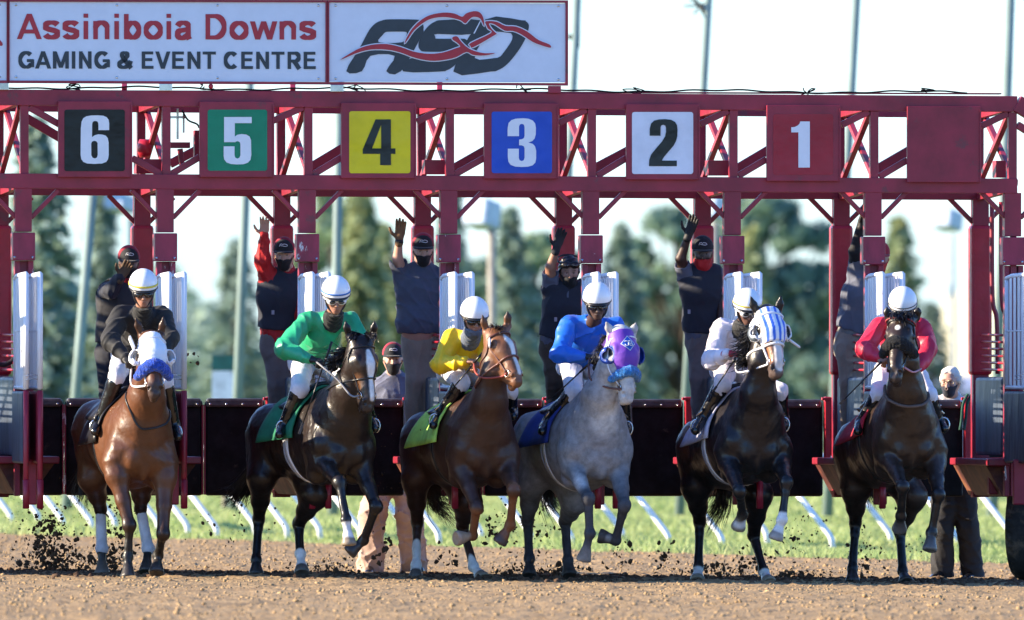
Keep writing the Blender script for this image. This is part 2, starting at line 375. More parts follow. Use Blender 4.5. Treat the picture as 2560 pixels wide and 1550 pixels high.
# boxes and diagonals in the truss
for a, b in [((72, 268), (150, 312)), ((330, 395), (404, 437)), ((425, 437), (500, 392)), ((758, 268), (683, 302)), ((782, 437), (856, 392)), ((1112, 270), (1042, 304)), ((1134, 438), (1212, 394)), ((1466, 274), (1396, 308)), ((1492, 440), (1566, 395)), ((1820, 277), (1750, 311)), ((1845, 440), (1916, 398)), ((2172, 279), (2103, 313)), ((2198, 442), (2268, 400)), ((2520, 283), (2452, 316))]:
    part(MB().bar(G(*a, .05), G(*b, .05), .055, .05), 'truss_diagonal', m_paint)
for a, b in [((40, 280), (160, 350)), ((770, 422), (870, 362)), ((1132, 422), (1232, 365)), ((1480, 424), (1590, 366)), ((1838, 424), (1936, 366)), ((2190, 424), (2290, 366)), ((425, 410), (520, 360))]:
    part(MB().bar(G(*a, 1.8), G(*b, 1.8), .075, .06), 'truss_diagonal', m_paint)
for x0, x1, y0, y1 in ((1058, 1112, 400, 436), (1766, 1821, 401, 439), (2485, 2511, 402, 444), (337, 402, 398, 434)):
    part(MB().bar(G((x0+x1)/2, y0, .35), G((x0+x1)/2, y1, .35), (x1-x0)/K, .2), 'control_box', m_paint)
# compressor and fittings between stalls six and five
t = MB().tube([G(344, 371, .9), G(349, 371, .9), G(374, 371, .9), G(380, 371, .9)], [.03, .078, .078, .03], 18); part(t, 'air_tank', m_pad, 0, smooth=True)
t = MB(); t.bar(G(444, 272, .6), G(444, 348, .6), .018, .02); t.bar(G(459, 285, .6), G(459, 332, .6), .016, .02); t.bar(G(425, 293, .6), G(465, 293, .6), .02, .02); part(t, 'linkage', m_metal, .002)
t = MB(); t.bar(G(424, 363, .5), G(474, 363, .5), .05, .1); t.bar(G(492, 326, .5), G(492, 400, .5), .05, .1); t.bar(G(450, 372, .5), G(456, 420, .5), .04, .08); part(t, 'bracket', m_paint)
part(MB().tube(dens([G(455, 275, .5), G(470, 300, .5), G(492, 310, .5), G(498, 320, .5)], 4), .008, 6), 'hose', m_rub, 0, smooth=True)
# number panels
PNL = {'6': ((145, 330, 253, 443), (161, 312, 274, 428), (.012, .013, .018), 'w'), '5': ((498, 685, 254, 443), (519, 668, 274, 427), (.008, .22, .12), 'w'), '4': ((852, 1040, 257, 446), (873, 1026, 278, 433), (.72, .58, .02), 'k'),
       '3': ((1209, 1396, 258, 447), (1229, 1380, 279, 433), (.02, .08, .48), 'w'), '2': ((1564, 1749, 260, 449), (1580, 1733, 280, 435), (.70, .73, .80), 'k'), '1': ((1915, 2101, 263, 453), (1933, 2083, 285, 437), (.33, .018, .04), 'w'), '': ((2266, 2452, 266, 456), None, None, None)}
z1 = lambda p: (p[0]/2.8651, p[1]/2.8651); z2 = lambda p: (850+p[0]/2.8651, p[1]/2.8651); z3 = lambda p: (1700+p[0]/2.8651, p[1]/2.8651)
NUM = {'6': (z1, [[(782, 932), (782, 885), (778, 858), (765, 840), (740, 829), (700, 826), (655, 827), (618, 833), (595, 848), (584, 872), (579, 920), (577, 1110), (582, 1140), (597, 1160), (625, 1171), (675, 1174), (730, 1171), (760, 1160), (774, 1140), (779, 1110), (778, 1020), (772, 990), (758, 972), (735, 964), (705, 962), (680, 968), (659, 982), (660, 890), (663, 876), (672, 868), (685, 866), (697, 870), (703, 880), (705, 895), (705, 932)], [(653, 1030), (659, 1014), (675, 1008), (690, 1012), (699, 1025), (700, 1110), (694, 1128), (680, 1135), (664, 1130), (654, 1112)]]),
 '5': (z1, [[(1605, 838), (1803, 838), (1803, 882), (1682, 882), (1682, 978), (1700, 965), (1730, 960), (1765, 964), (1788, 978), (1798, 1005), (1800, 1110), (1794, 1145), (1776, 1165), (1745, 1176), (1700, 1178), (1655, 1175), (1622, 1163), (1606, 1142), (1602, 1115), (1602, 1048), (1680, 1048), (1680, 1112), (1685, 1128), (1700, 1136), (1715, 1129), (1722, 1112), (1722, 1032), (1717, 1018), (1704, 1011), (1690, 1013), (1682, 1022), (1682, 1018), (1605, 1018)]]),
 '4': (z2, [[(255, 855), (365, 855), (365, 1063), (397, 1063), (397, 1102), (365, 1102), (365, 1183), (288, 1183), (288, 1102), (163, 1102), (163, 1070)], [(295, 893), (295, 1063), (230, 1063)]]),
 '3': (z2, [[(1200, 975), (1201, 915), (1208, 880), (1228, 860), (1258, 850), (1310, 847), (1350, 850), (1382, 864), (1398, 885), (1403, 915), (1402, 962), (1394, 992), (1378, 1010), (1350, 1021), (1380, 1030), (1397, 1048), (1405, 1080), (1405, 1135), (1399, 1165), (1380, 1184), (1345, 1194), (1300, 1196), (1255, 1193), (1222, 1181), (1206, 1158), (1202, 1125), (1202, 1065), (1281, 1065), (1281, 1132), (1287, 1148), (1302, 1154), (1316, 1147), (1322, 1130), (1322, 1062), (1316, 1047), (1300, 1041), (1283, 1040), (1283, 1000), (1303, 997), (1317, 989), (1322, 972), (1322, 908), (1317, 893), (1303, 887), (1288, 892), (1282, 908), (1282, 975)]]),
 '2': (z2, [[(2218, 972), (2219, 920), (2228, 885), (2250, 864), (2285, 855), (2330, 853), (2372, 858), (2400, 873), (2414, 897), (2418, 930), (2416, 975), (2407, 1010), (2388, 1045), (2345, 1095), (2320, 1125), (2305, 1150), (2413, 1150), (2413, 1190), (2213, 1190), (2215, 1145), (2228, 1108), (2262, 1065), (2305, 1015), (2328, 978), (2335, 945), (2335, 915), (2330, 900), (2316, 893), (2302, 898), (2296, 912), (2296, 972)]]),
 '1': (z3, [[(797, 948), (797, 912), (822, 909), (842, 900), (856, 886), (862, 870), (930, 870), (930, 1200), (848, 1200), (848, 948)]])}
def flat(polys, mp, d, name, m, parent):
    L = [[Vector((*mp(p), 0)) for p in poly] for poly in polys]; tri = tessellate_polygon(L); pts = [v for l in L for v in l]
    V = [G(v.x, v.y, d) for v in pts]; F = []
    for t in tri:
        a, b, c_ = [pts[k] for k in t]; ar = (b.x-a.x)*(c_.y-a.y)-(b.y-a.y)*(c_.x-a.x); F.append(tuple(t) if ar < 0 else tuple(reversed(t)))
    return rawmesh(name, np.array(V), F, m, parent, False)
def rrect(x0, x1, y0, y1, r=6):
    P = []
    for cx_, cy_, a0 in ((x1-r, y1-r, 0), (x0+r, y1-r, 90), (x0+r, y0+r, 180), (x1-r, y0+r, 270)):
        P += [(cx_+r*math.cos(math.radians(a0+k*22.5)), cy_+r*math.sin(math.radians(a0+k*22.5))) for k in range(5)]
    return P
idm = lambda p: p
for n, (o_, i_, colr, nk_) in PNL.items():
    x0, x1, y0, y1 = o_
    m = MB().bar(G((x0+x1)/2, y0, -.035), G((x0+x1)/2, y1, -.035), (x1-x0)/K, .05)
    p = part(m, 'number_panel', m_paint, .004)
    e_ = MB(); e_.bar(G(x1-1, y0+8, -.066), G(x1-1, y1-2, -.066), .012, .014); part(e_, 'panel_edge', m_paint, 0, parent=p)
    if n:
        cf = mat('panel colour '+n, colr, rough=.1, var=.06, vs_=3, spec=.22, bump=.35, bs=2.2, bdist=.02); flat([rrect(*i_)], idm, -.064, 'colour_field', cf, p)
        mp, polys = NUM[n]; flat(polys, mp, -.068, 'numeral', mat('numeral white', (.74, .76, .8), rough=.25, var=.02) if nk_ == 'w' else mat('numeral black', (.012, .016, .024), rough=.1, spec=.3, bump=.35, bs=2.2, bdist=.02), p)
# sign boards
def signboard(x0, x1, ya, yb, name='sign_board', label=None):
    A_, B_ = (lambda x: lin((0, 4), (1420, 7))(x)), (lambda x: lin((0, 201), (1420, 207.5))(x))
    m = MB(); a = G(x0, (A_(x0)+B_(x0))/2, -.01); b = G(x1, (A_(x1)+B_(x1))/2, -.01); m.bar(a, b, 198/K, .02); p = part(m, name, m_sign, 0, label=label)
    fr = MB()
    for (xa, ya_, xb, yb_) in ((x0-6, A_(x0)-3, x1+6, A_(x1)-3), (x0-6, B_(x0)+3.5, x1+6, B_(x1)+3.5)): fr.bar(G(xa, ya_, .0), G(xb, yb_, .0), .022, .07)
    for x in (x0-3, x1+3): fr.bar(G(x, A_(x)-4, .0), G(x, B_(x)+5, .0), .021, .068)
    fr.build('sign_frame', m_paint, p, False)
    for x in np.linspace(x0+17, x1-17, 4 if x1-x0 > 700 else 3):
        for y in (A_(x)+8, B_(x)-9): MB().ball(G(x, y, -.022), (.011, .006, .011), 8).build('screw', m_metal, p, True)
    return p
sb0 = signboard(-770, 16, 4, 201); sb1 = signboard(23, 813, 4, 201); sb2 = signboard(822, 1413, 4, 207)
def arc(cx_, cy_, rx, ry, a0, a1, n=14): return [(cx_+rx*math.cos(math.radians(a0+(a1-a0)*k/n)), cy_+ry*math.sin(math.radians(a0+(a1-a0)*k/n))) for k in range(n+1)]
def glyph(ch, sx, w, h):      # centre lines in a unit box: x 0..1 across the glyph, y 0..1 up the capitals; w, h = half stem and half bar
    X = .72; hx = w/sx         # half a stem as a share of the glyph's width
    L, R_ = hx, 1-hx; t, b = 1-h, h; m = .5
    if ch == 'A': return [[(L*1.0, 0), (.5, 1.0)], [(1-L*1.0, 0), (.5, 1.0)], [(.22, .30), (.78, .30)]]
    if ch == 'I': return [[(.5, 0), (.5, 1)]]
    if ch == 'i': return [[(.5, 0), (.5, X)], [(.5, 1.01), (.5, .85)]]
    if ch == 'M': return [[(L*.9, 0), (L*.9, 1)], [(1-L*.9, 0), (1-L*.9, 1)], [(L*1.1, .97), (.5, .05)], [(1-L*1.1, .97), (.5, .05)]]
    if ch == 'N': return [[(L, 0), (L, 1)], [(R_, 0), (R_, 1)], [(L*1.1, .93), (1-L*1.1, .07)]]
    if ch == 'E': return [[(L, 0), (L, 1)], [(L, t), (.97, t)], [(L, .53), (.9, .53)], [(L, b), (1, b)]]
    if ch == 'T': return [[(.5, 0), (.5, t)], [(0, t), (1, t)]]
    if ch == 'V': return [[(L, 1), (.5, .0)], [(1-L, 1), (.5, .0)]]
    if ch == 'w': return [[(L*.8, X), (.27, .0)], [(.5, X), (.27, .0)], [(.5, X), (.73, .0)], [(1-L*.8, X), (.73, .0)]]
    if ch == 'R': return [[(L, 0), (L, 1)], [(L, t), (.55, t)]+arc(.55, (t+.46)/2, .42-hx, (t-.46)/2, 90, -90, 12)[1:-1]+[(.55, .46), (L, .46)], [(.5, .45), (1-L*.9, 0)]]
    if ch == 'D': return [[(L, 0), (L, 1)], [(L, t), (.45, t)]+arc(.45, .5, .55-hx, .5-h, 90, -90, 16)[1:-1]+[(.45, b), (L, b)]]
    if ch == 'C': return [arc(.52, .5, .52-hx, .5-h, 42, 318, 22)]
    if ch == 'G': return [arc(.51, .5, .51-hx, .5-h, 45, 335, 22)+[(1-hx*.95, .1)], [(.55, .46), (1, .46)], [(1-hx*.8, .5), (1-hx*.8, .08)]]
    if ch == 'o': return [arc(.5, X/2, .5-hx, X/2-h*.9, 0, 360, 24)]
    if ch == 'b': return [[(L, 0), (L, 1)], arc(.52, X/2, .48-hx, X/2-h*.9, 0, 360, 24)]
    if ch == 'n': return [[(L, 0), (L, X)], [(L, .42)]+arc(.5+.0, .44, .5-hx, X-.44-h*.8, 170, 0, 12)+[(R_, 0)]]
    if ch == 's': return [arc(.5, .535, .5-hx*1.05, X-.535-h*.8, 15, 180, 9)+[(L*1.15, .46), (.3, .40), (.7, .335), (1-L*1.15, .27)]+arc(.5, .21, .5-hx*1.05, .21-h*.9, 0, -168, 9)]
    if ch == 'a': return [[(L*1.1, .52)]+arc(.5, .52, .46-hx, X-.52-h*.8, 160, 0, 9)+[(1-hx*1.25, .1), (1-hx*.8, 0)], [(1-hx*1.25, .40), (.55, .37)]+arc(.42, .205, .42-hx, .15, 95, 300, 10)+[(.75, .14), (1-hx*1.3, .22)]]
    if ch == '&': return [[(1-hx*.8, .03), (.36, .60), (.27, .74)]+arc(.45, .79, .20, .125, 190, -60, 12)+[(.5, .56), (.25, .42)]+arc(.36, .25, .30, .17, 130, 330, 12)+[(.78, .25), (.88, .46)]]
def lettering(chars, ytop, ybase, ws, wh, d, m, parent, slope=.0019):
    hpx = ybase-ytop
    for ch, xa, xb in chars:
        sx = (xb-xa)/2.8651/hpx; V = []; F = []
        for li, st in enumerate(glyph(ch, sx, ws, wh)):
            P = [np.array((x*sx, y)) for x, y in st]; n0 = len(V); closed = np.allclose(P[0], P[-1]) and len(P) > 5
            for k, p in enumerate(P):
                a = P[k-1] if k > 0 else (P[-2] if closed else p); b = P[k+1] if k < len(P)-1 else (P[1] if closed else p); t = nrm(b-a); nn = np.array((-t[1], t[0])); hw = abs(nn[0])*ws+abs(nn[1])*wh
                if 0 < k < len(P)-1:
                    t1 = nrm(P[k]-P[k-1]); t2 = nrm(P[k+1]-P[k]); hw /= max(.8, math.sqrt(max(.1, (1+t1@t2)/2)))
                if ch in 'AVw&NM' and abs(t[0]) > .1 and abs(t[1]) > .3: nn = np.array((1., 0)) if ch != '&' else nn; hw = ws*1.08 if ch != '&' else hw
                for sgn in (-1, 1):
                    q = p+nn*hw*sgn; X = xa/2.8651+q[0]*hpx; V.append(G(X, ybase-q[1]*hpx+slope*(X-40), d-.0006*li))
            for k in range(len(P)-1): F.append((n0+2*k, n0+2*k+1, n0+2*k+3, n0+2*k+2))
        rawmesh('letter', np.array(V), F, m, parent, False)
lettering(list(zip('AssiniboiaDowns', (122, 308, 448, 598, 668, 818, 888, 1030, 1192, 1254, 1472, 1645, 1795, 2002, 2145), (298, 430, 568, 632, 784, 853, 1011, 1166, 1226, 1370, 1622, 1780, 1982, 2120, 2265))), 34.4, 97.6, .092, .078, -.024, m_sred, sb1)
lettering(list(zip('GAMING&EVENTCENTRE', (132, 252, 380, 512, 566, 676, 847, 1015, 1113, 1233, 1343, 1452, 1603, 1728, 1835, 1945, 2060, 2175), (242, 366, 492, 542, 656, 785, 950, 1100, 1220, 1320, 1436, 1546, 1705, 1812, 1927, 2038, 2156, 2262))), 128, 171.3, .102, .085, -.024, m_sdk, sb1)
flat([[(0, 100), (6, 107), (7, 113), (2, 115), (-12, 108), (-60, 90), (-60, 82)]], idm, -.024, 'emblem_stroke', m_sred, sb0)
def smooth_poly(P, n=3): return [tuple(p) for p in dens([np.array(q, float) for q in P], n, True)[:-1]]
A1 = [(45, 510), (140, 345), (195, 240), (225, 195), (262, 162), (305, 145), (360, 138), (545, 140), (575, 150), (596, 178), (598, 215), (585, 255), (437, 510), (332, 510), (392, 400), (218, 400), (157, 510)]
A1h = [(277, 302), (308, 248), (322, 234), (345, 227), (462, 227), (478, 236), (476, 252), (447, 302)]
S1 = [(1005, 145), (740, 143), (680, 155), (635, 185), (595, 235), (568, 290), (562, 330), (575, 358), (610, 370), (790, 372), (805, 395), (780, 418), (505, 418), (452, 511), (720, 512), (765, 503), (800, 485), (835, 450), (905, 345), (965, 240), (705, 242), (686, 250), (682, 265), (692, 277), (880, 277), (945, 243)]
S1 = [(1005, 145), (740, 143), (680, 155), (635, 185), (595, 235), (568, 290), (562, 330), (575, 358), (610, 370), (780, 372), (792, 385), (780, 405), (760, 418), (505, 418), (452, 511), (720, 512), (765, 503), (800, 485), (835, 450), (895, 350), (915, 305), (900, 282), (870, 277), (698, 277), (684, 270), (682, 258), (698, 243), (948, 243)]
D1 = [(1022, 145), (1300, 145), (1330, 152), (1350, 172), (1352, 200), (1335, 262), (1290, 345), (1230, 425), (1180, 475), (1130, 503), (1080, 512), (812, 512)]
D1h = [(965, 415), (1062, 240), (1205, 235), (1230, 246), (1235, 268), (1222, 305), (1160, 392), (1138, 408), (1110, 415)]
R1 = [(0, 430), (120, 355), (220, 322), (330, 315), (430, 335), (530, 370), (640, 385), (740, 375), (830, 345), (862, 332), (838, 305), (808, 285), (806, 268), (825, 260), (845, 265), (870, 300), (920, 345), (980, 370), (1040, 381), (1110, 380), (1070, 392), (1010, 398), (950, 392), (905, 372), (830, 410), (740, 430), (650, 435), (540, 415), (430, 375), (330, 355), (220, 355), (120, 380)]
R2 = [(462, 312), (480, 265), (515, 208), (570, 152), (640, 110), (740, 90), (820, 97), (875, 120), (905, 95), (960, 80), (1000, 88), (1026, 125), (1033, 188), (1010, 140), (985, 123), (950, 122), (925, 140), (897, 168), (865, 146), (800, 128), (730, 122), (650, 135), (590, 168), (530, 218), (490, 275)]
R3 = [(1045, 152), (1120, 155), (1185, 185), (1260, 190), (1340, 225), (1420, 285), (1500, 318), (1508, 342), (1450, 327), (1380, 300), (1300, 247), (1240, 222), (1180, 219), (1110, 176), (1068, 168), (1085, 205), (1118, 238), (1110, 250), (958, 337), (935, 330), (935, 308), (1082, 236), (1060, 205), (1046, 175)]
def grow(P, g):
    Q = []; n = len(P); ar = sum(P[i][0]*P[(i+1) % n][1]-P[(i+1) % n][0]*P[i][1] for i in range(n)); sg = 1 if ar > 0 else -1
    for i in range(n):
        a, b, c_ = np.array(P[i-1], float), np.array(P[i], float), np.array(P[(i+1) % n], float); t = nrm(nrm(b-a)+nrm(c_-b)); Q.append((b[0]+t[1]*g*sg, b[1]-t[0]*g*sg))
    return Q
flat([smooth_poly(A1), smooth_poly(A1h)], z2, -.024, 'emblem_letter', m_sdk, sb2); flat([smooth_poly(S1)], z2, -.0245, 'emblem_letter', m_sdk, sb2); flat([smooth_poly(D1), smooth_poly(D1h)], z2, -.024, 'emblem_letter', m_sdk, sb2)
for j, R_ in enumerate((R1, R2, R3)):
    Rs = smooth_poly(R_); flat([grow(Rs, 7)], z2, -.027-.001*j, 'emblem_outline', m_sign, sb2); flat([Rs], z2, -.032, 'emblem_stroke', m_sred, sb2)
flat([smooth_poly(grow([(1005, 145), (1012, 145), (965, 240), (955, 240)], .1), 1)], z2, -.026, 'emblem_outline', m_sign, sb2)
for x in (-420, 5, 414, 842, 1386):
    m = MB(); m.bar(G(x, yT(x)-18, -.02), G(x, yT(x)-0, -.02), .11, .03); part(m, 'sign_bracket', m_metal if x < 1000 else m_paint)
for x in (311, 732, 1099): part(MB().bar(G(x, 203, .5), G(x, yT(x), .3), .045, .05), 'sign_strut', m_paint)
P = [G(x, yT(x)-7+3*math.sin(x*.013)+1.5*math.sin(x*.05), .02) for x in range(10, 2420, 14)]
part(MB().tube(P, .0075, 6), 'air_hose', m_rub, 0, smooth=True)
for x in (180, 495, 890, 1297, 1590, 2010, 2310):
    R = np.random.RandomState(x); g = MB(); c0 = G(x, yT(x)-11, .02)
    g.tube(dens([c0+R.normal(size=3)*(.05, .02, .022) for _ in range(8)], 4), .005, 5); part(g, 'hose_tie', m_rub, 0, smooth=True)
part(MB().ball(G(527, 216, -.02), .022, 10), 'beacon', m_pad, 0, smooth=True)
# tailgates behind the horses, and the rear posts they hang on
gp = [160+349*k for k in range(-4, 8)]
for g_ in gp:
    t0 = lin((160, 997), (2300, 1001))(g_); b0_ = lin((160, 1240), (2300, 1244))(g_)
    for (xa, xb) in ((g_-158, g_-2.5), (g_+2.5, g_+152)):
        m = MB(); a = G(xa, (t0+b0_)/2, 2.6); b = G(xb, (t0+b0_)/2, 2.6)
        lf = part(m.bar(a, b, (b0_-t0)/K, .05), 'tailgate', m_rub, .03 if g_ < 2000 else .015)
        es = MB(); xe = xb if xb < g_ else xa; es.bar(G(xe, t0+14, 2.565), G(xe, b0_-4, 2.565), .014, .02); es.build('edge_strip', m_chip, lf)
        MB().bar(G(xa+4, t0+9, 2.55), G(xb-4, t0+9, 2.55), .075, .06).build('top_pad', m_leath, lf, False, .02)
        for x in np.linspace(xa+14, xb-14, 4): MB().ball(G(x, t0+13, 2.5), .011, 6).build('stud', m_metal, lf, True) if x > 0 else None
    x = g_+163; t = MB(); t.bar(G(x, 992, 2.5), G(x, 1146, 2.5), .05, .1); t.bar(G(x+11, 1000, 2.55), G(x+11, 1140, 2.55), .03, .12); part(t, 'rear_post', m_pad, .006)
    part(MB().bar(G(x-14, 997, 2.45), G(x+14, 997, 2.45), .025, .05), 'hinge_bracket', m_pad, .004)
g = MB(); 
for q in (0, 10): g.tube(dens([G(2420+q, 985, 2.3), G(2408+q, 1010, 2.3), G(2404+q, 1050, 2.3), G(2400+q, 1075, 2.3)], 6), .013, 6)
part(g, 'rope', mat('green rope', (.02, .08, .06), rough=.9, bump=.8, bs=70), 0, smooth=True)
g = MB().tube(dens([G(-20, 905, .8), G(10, 912, .8), G(34, 900, .8)], 6), .02, 8); part(g, 'rope', mat('black rope', (.02, .015, .02), rough=.9, bump=.8, bs=60), 0, smooth=True)
# side frame, hydraulic tubes and wheel at the right end
for x in (2480, 2503): part(MB().tube(dens([G(x, 505, 1.2), G(x+1, 740, 1.2), G(x+12, 800, 1.2), G(x+14, 935, 1.2)], 5), .02, 8), 'air_pipe', m_paint, 0, smooth=True)
part(MB().bar(G(2541, 258, .05), G(2640, 318, .05), .14, .12), 'end_brace', m_paint); part(MB().bar(G(2543, 312, .06), G(2640, 372, .06), .06, .1), 'end_brace', m_paint)
part(MB().bar(G(2470, 1195, .5), G(2760, 1195, .5), .28, .1), 'side_frame', m_paint, .01); part(MB().bar(G(2470, 1156, .4), G(2760, 1156, .4), .07, .35), 'side_rail', m_paint, .01)
part(MB().bar(G(2560, 1200, .9), G(2560, 1290, .9), .28, .14), 'axle_mount', m_paint, .01)
part(MB().bar(G(X1-8, 485, .06), G(X1-8, 1240, .06), .05, .05), 'end_post', m_paint)
wc = G(2574, 1322, .6); wa = nrm(GD*.93-VD*.37); wu = ZU; wv = np.cross(wa, wu)
V = []; F = []; prof = [(-.12, .26), (-.14, .33), (-.125, .40), (-.10, .425), (-.05, .437), (0, .44), (.05, .437), (.10, .425), (.125, .40), (.14, .33), (.12, .26)]; n = 72
for i in range(n):
    a = 2*math.pi*i/n; lug = .012 if i % 2 else 0
    for (q, r) in prof: V.append(wc+wa*q+(wu*math.cos(a)+wv*math.sin(a))*(r-(lug if abs(q) > .06 and r > .4 else 0)))
m_ = len(prof)
for i in range(n): F += [(i*m_+k, i*m_+k+1, ((i+1) % n)*m_+k+1, ((i+1) % n)*m_+k) for k in range(m_-1)]
whl = part(MB().add(V, F), 'tyre', mat('dusty tyre', (.03, .027, .024), rough=.8, var=.3, dirt=((.2, .14, .09), 5, .5, .2)), 0)
MB().tube([wc-wa*.06, wc+wa*.06], .265, 24).build('rim', m_sign, whl, False)
# ------------------------------------------------------------------ ground, grass, rail and background
def soil(name, c1, c2, c3):
    m = bpy.data.materials.new(name); m.use_nodes = True; N = m.node_tree.nodes; L = m.node_tree.links; b = N['Principled BSDF']
    tc = N.new('ShaderNodeTexCoord'); n1 = N.new('ShaderNodeTexNoise'); n1.inputs['Scale'].default_value = 1.3; n1.inputs['Detail'].default_value = 9; n1.inputs['Roughness'].default_value = .7
    n2 = N.new('ShaderNodeTexNoise'); n2.inputs['Scale'].default_value = 22; n2.inputs['Detail'].default_value = 5
    L.new(tc.outputs['Object'], n1.inputs[0]); L.new(tc.outputs['Object'], n2.inputs[0])
    r = N.new('ShaderNodeValToRGB'); r.color_ramp.elements[0].position = .36; r.color_ramp.elements[1].position = .64; r.color_ramp.elements[0].color = (*c1, 1); r.color_ramp.elements[1].color = (*c2, 1)
    L.new(n1.outputs[0], r.inputs[0]); mx = N.new('ShaderNodeMix'); mx.data_type = 'RGBA'; mr = N.new('ShaderNodeMapRange'); mr.inputs[1].default_value = .5; mr.inputs[2].default_value = .7
    L.new(n2.outputs[0], mr.inputs[0]); L.new(mr.outputs[0], mx.inputs[0]); L.new(r.outputs[0], mx.inputs[6]); mx.inputs[7].default_value = (*c3, 1); L.new(mx.outputs[2], b.inputs['Base Color'])
    b.inputs['Roughness'].default_value = .95; b.inputs['Specular IOR Level'].default_value = .15
    bp = N.new('ShaderNodeBump'); bp.inputs['Strength'].default_value = .7; bp.inputs['Distance'].default_value = .02; L.new(n2.outputs[0], bp.inputs['Height']); L.new(bp.outputs[0], b.inputs['Normal'])
    return m
m_dirt = soil('track dirt', (.29, .19, .095), (.42, .285, .145), (.35, .235, .12)); m_field = soil('grass field', (.14, .22, .05), (.26, .32, .10), (.2, .26, .08))
def fbm(x, y, seed, octs):
    R = np.random.RandomState(seed); o = np.zeros_like(x)
    for (fr, am) in octs:
        for _ in range(4):
            a = R.uniform(0, 6.28); p = R.uniform(0, 6.28); k = fr*R.uniform(.7, 1.4); o += am/2*np.sin((x*math.cos(a)+y*math.sin(a))*k+p+1.5*np.sin((x*math.sin(a)-y*math.cos(a))*k*.6+p*3))
    return o
def edgeY(x): return 26.5-1.95*x+.25*np.sin(x*1.7)+.15*np.sin(x*4.1)       # where the dirt meets the grass
# raked dirt of the track
xs = np.linspace(-9, 9, 330); ys = np.concatenate([np.arange(-42, -8, .09), np.arange(-8, 8, .055), np.arange(8, 48, .11)])
XX, YY = np.meshgrid(xs, ys, indexing='ij')
ZZ = gz(0)+np.clip(XX, -25, 25)*-.011+fbm(XX, YY, 3, [(2, .006), (7, .006), (18, .006), (40, .005)])+np.random.RandomState(5).normal(size=XX.shape)*.0065
ZZ += .006*np.sin(YY*9+1.2*np.sin(XX*1.1))*np.exp(-((YY+8)/30)**2)
near = np.exp(-((YY-.4-XX*TT)/1.5)**2); ZZ += near*np.abs(fbm(XX, YY, 9, [(5, .016), (13, .014)]))*.9
nx_, ny_ = XX.shape; idx = np.arange(nx_*ny_).reshape(nx_, ny_)
Fq = np.stack([idx[:-1, :-1], idx[1:, :-1], idx[1:, 1:], idx[:-1, 1:]], -1).reshape(-1, 4)
Vd = np.stack([XX, YY, ZZ], -1).reshape(-1, 3); cen = Vd[Fq].mean(1); Fq = Fq[cen[:, 1] < edgeY(cen[:, 0])+.4]
tag(rawmesh('dirt_track', Vd, Fq, m_dirt), kind='structure')
V = []; F = []
gxs = np.array([-4000, -900, -200, -60, -25, -9.2, 0, 9.2, 25, 60, 200, 900, 4000]); gys = np.array([-400, -60, -10, 5, 12, 20, 30, 40, 60, 90, 140, 250, 500, 1500, 9000])
for x in gxs:
    for y in gys: V.append((x, y, gz(x)-.045))
n_ = len(gys); F = [(i*n_+j, (i+1)*n_+j, (i+1)*n_+j+1, i*n_+j+1) for i in range(len(gxs)-1) for j in range(n_-1)]
tag(rawmesh('ground', np.array(V), F, m_field, smooth=False), kind='structure')
V = []; F = []                       # dirt continues beyond the finely modelled part
for (xa, xb) in ((-60, -8.9), (8.9, 60)): V += [(xa, -60, gz(xa)-.02), (xb, -60, gz(xb)-.02), (xb, 20, gz(xb)-.02), (xa, 20 if xa > 0 else 48, gz(xa)-.02)]
V += [(-8.9, -60, gz(-8.9)-.02), (8.9, -60, gz(8.9)-.02), (8.9, -41.9, gz(8.9)-.02), (-8.9, -41.9, gz(-8.9)-.02)]
tag(rawmesh('dirt_apron', np.array(V), [(0, 1, 2, 3), (4, 5, 6, 7), (8, 9, 10, 11)], m_dirt, smooth=False), kind='structure')
# clods
def icos():
    t = (1+5**.5)/2; V = np.array([(-1, t, 0), (1, t, 0), (-1, -t, 0), (1, -t, 0), (0, -1, t), (0, 1, t), (0, -1, -t), (0, 1, -t), (t, 0, -1), (t, 0, 1), (-t, 0, -1), (-t, 0, 1)])/1.9
    F = np.array([(0, 11, 5), (0, 5, 1), (0, 1, 7), (0, 7, 10), (0, 10, 11), (1, 5, 9), (5, 11, 4), (11, 10, 2), (10, 7, 6), (7, 1, 8), (3, 9, 4), (3, 4, 2), (3, 2, 6), (3, 6, 8), (3, 8, 9), (4, 9, 5), (2, 4, 11), (6, 2, 10), (8, 6, 7), (9, 8, 1)])
    return V, F
def clods(name, P, S, m, seed, flat_=.75, stretch=.35):
    V0, F0 = icos(); R = np.random.RandomState(seed); n = len(P)
    V = V0[None]*(1+R.uniform(-.4, .4, (n, 12, 1)))*R.uniform(1-stretch, 1+stretch, (n, 1, 3)); a = R.uniform(0, 6.28, n); b = R.uniform(0, 6.28, n)
    ca, sa = np.cos(a)[:, None], np.sin(a)[:, None]; x, y, z = V[..., 0].copy(), V[..., 1].copy(), V[..., 2].copy(); V[..., 0], V[..., 1] = x*ca-y*sa, x*sa+y*ca
    cb, sb_ = np.cos(b)[:, None], np.sin(b)[:, None]; x, z = V[..., 0].copy(), V[..., 2].copy(); V[..., 0], V[..., 2] = x*cb-z*sb_, (x*sb_+z*cb)*flat_
    V = V*S[:, None, None]+P[:, None, :]; F = (F0[None]+(np.arange(n)*12)[:, None, None]).reshape(-1, 3)
    return rawmesh(name, V.reshape(-1, 3), F, m, smooth=False)
R = np.random.RandomState(21); n = 60000; x = R.uniform(-6.2, 6.2, n); y = -42+R.uniform(0, 1, n)**.85*84; ok = y < edgeY(x)+.5; x, y = x[ok], y[ok]
S = .004+.0055*R.exponential(1, len(x)).clip(0, 3.2); z = gz(0)-.011*x+fbm(x, y, 3, [(2, .006), (7, .006), (18, .006), (40, .005)])+S*.2
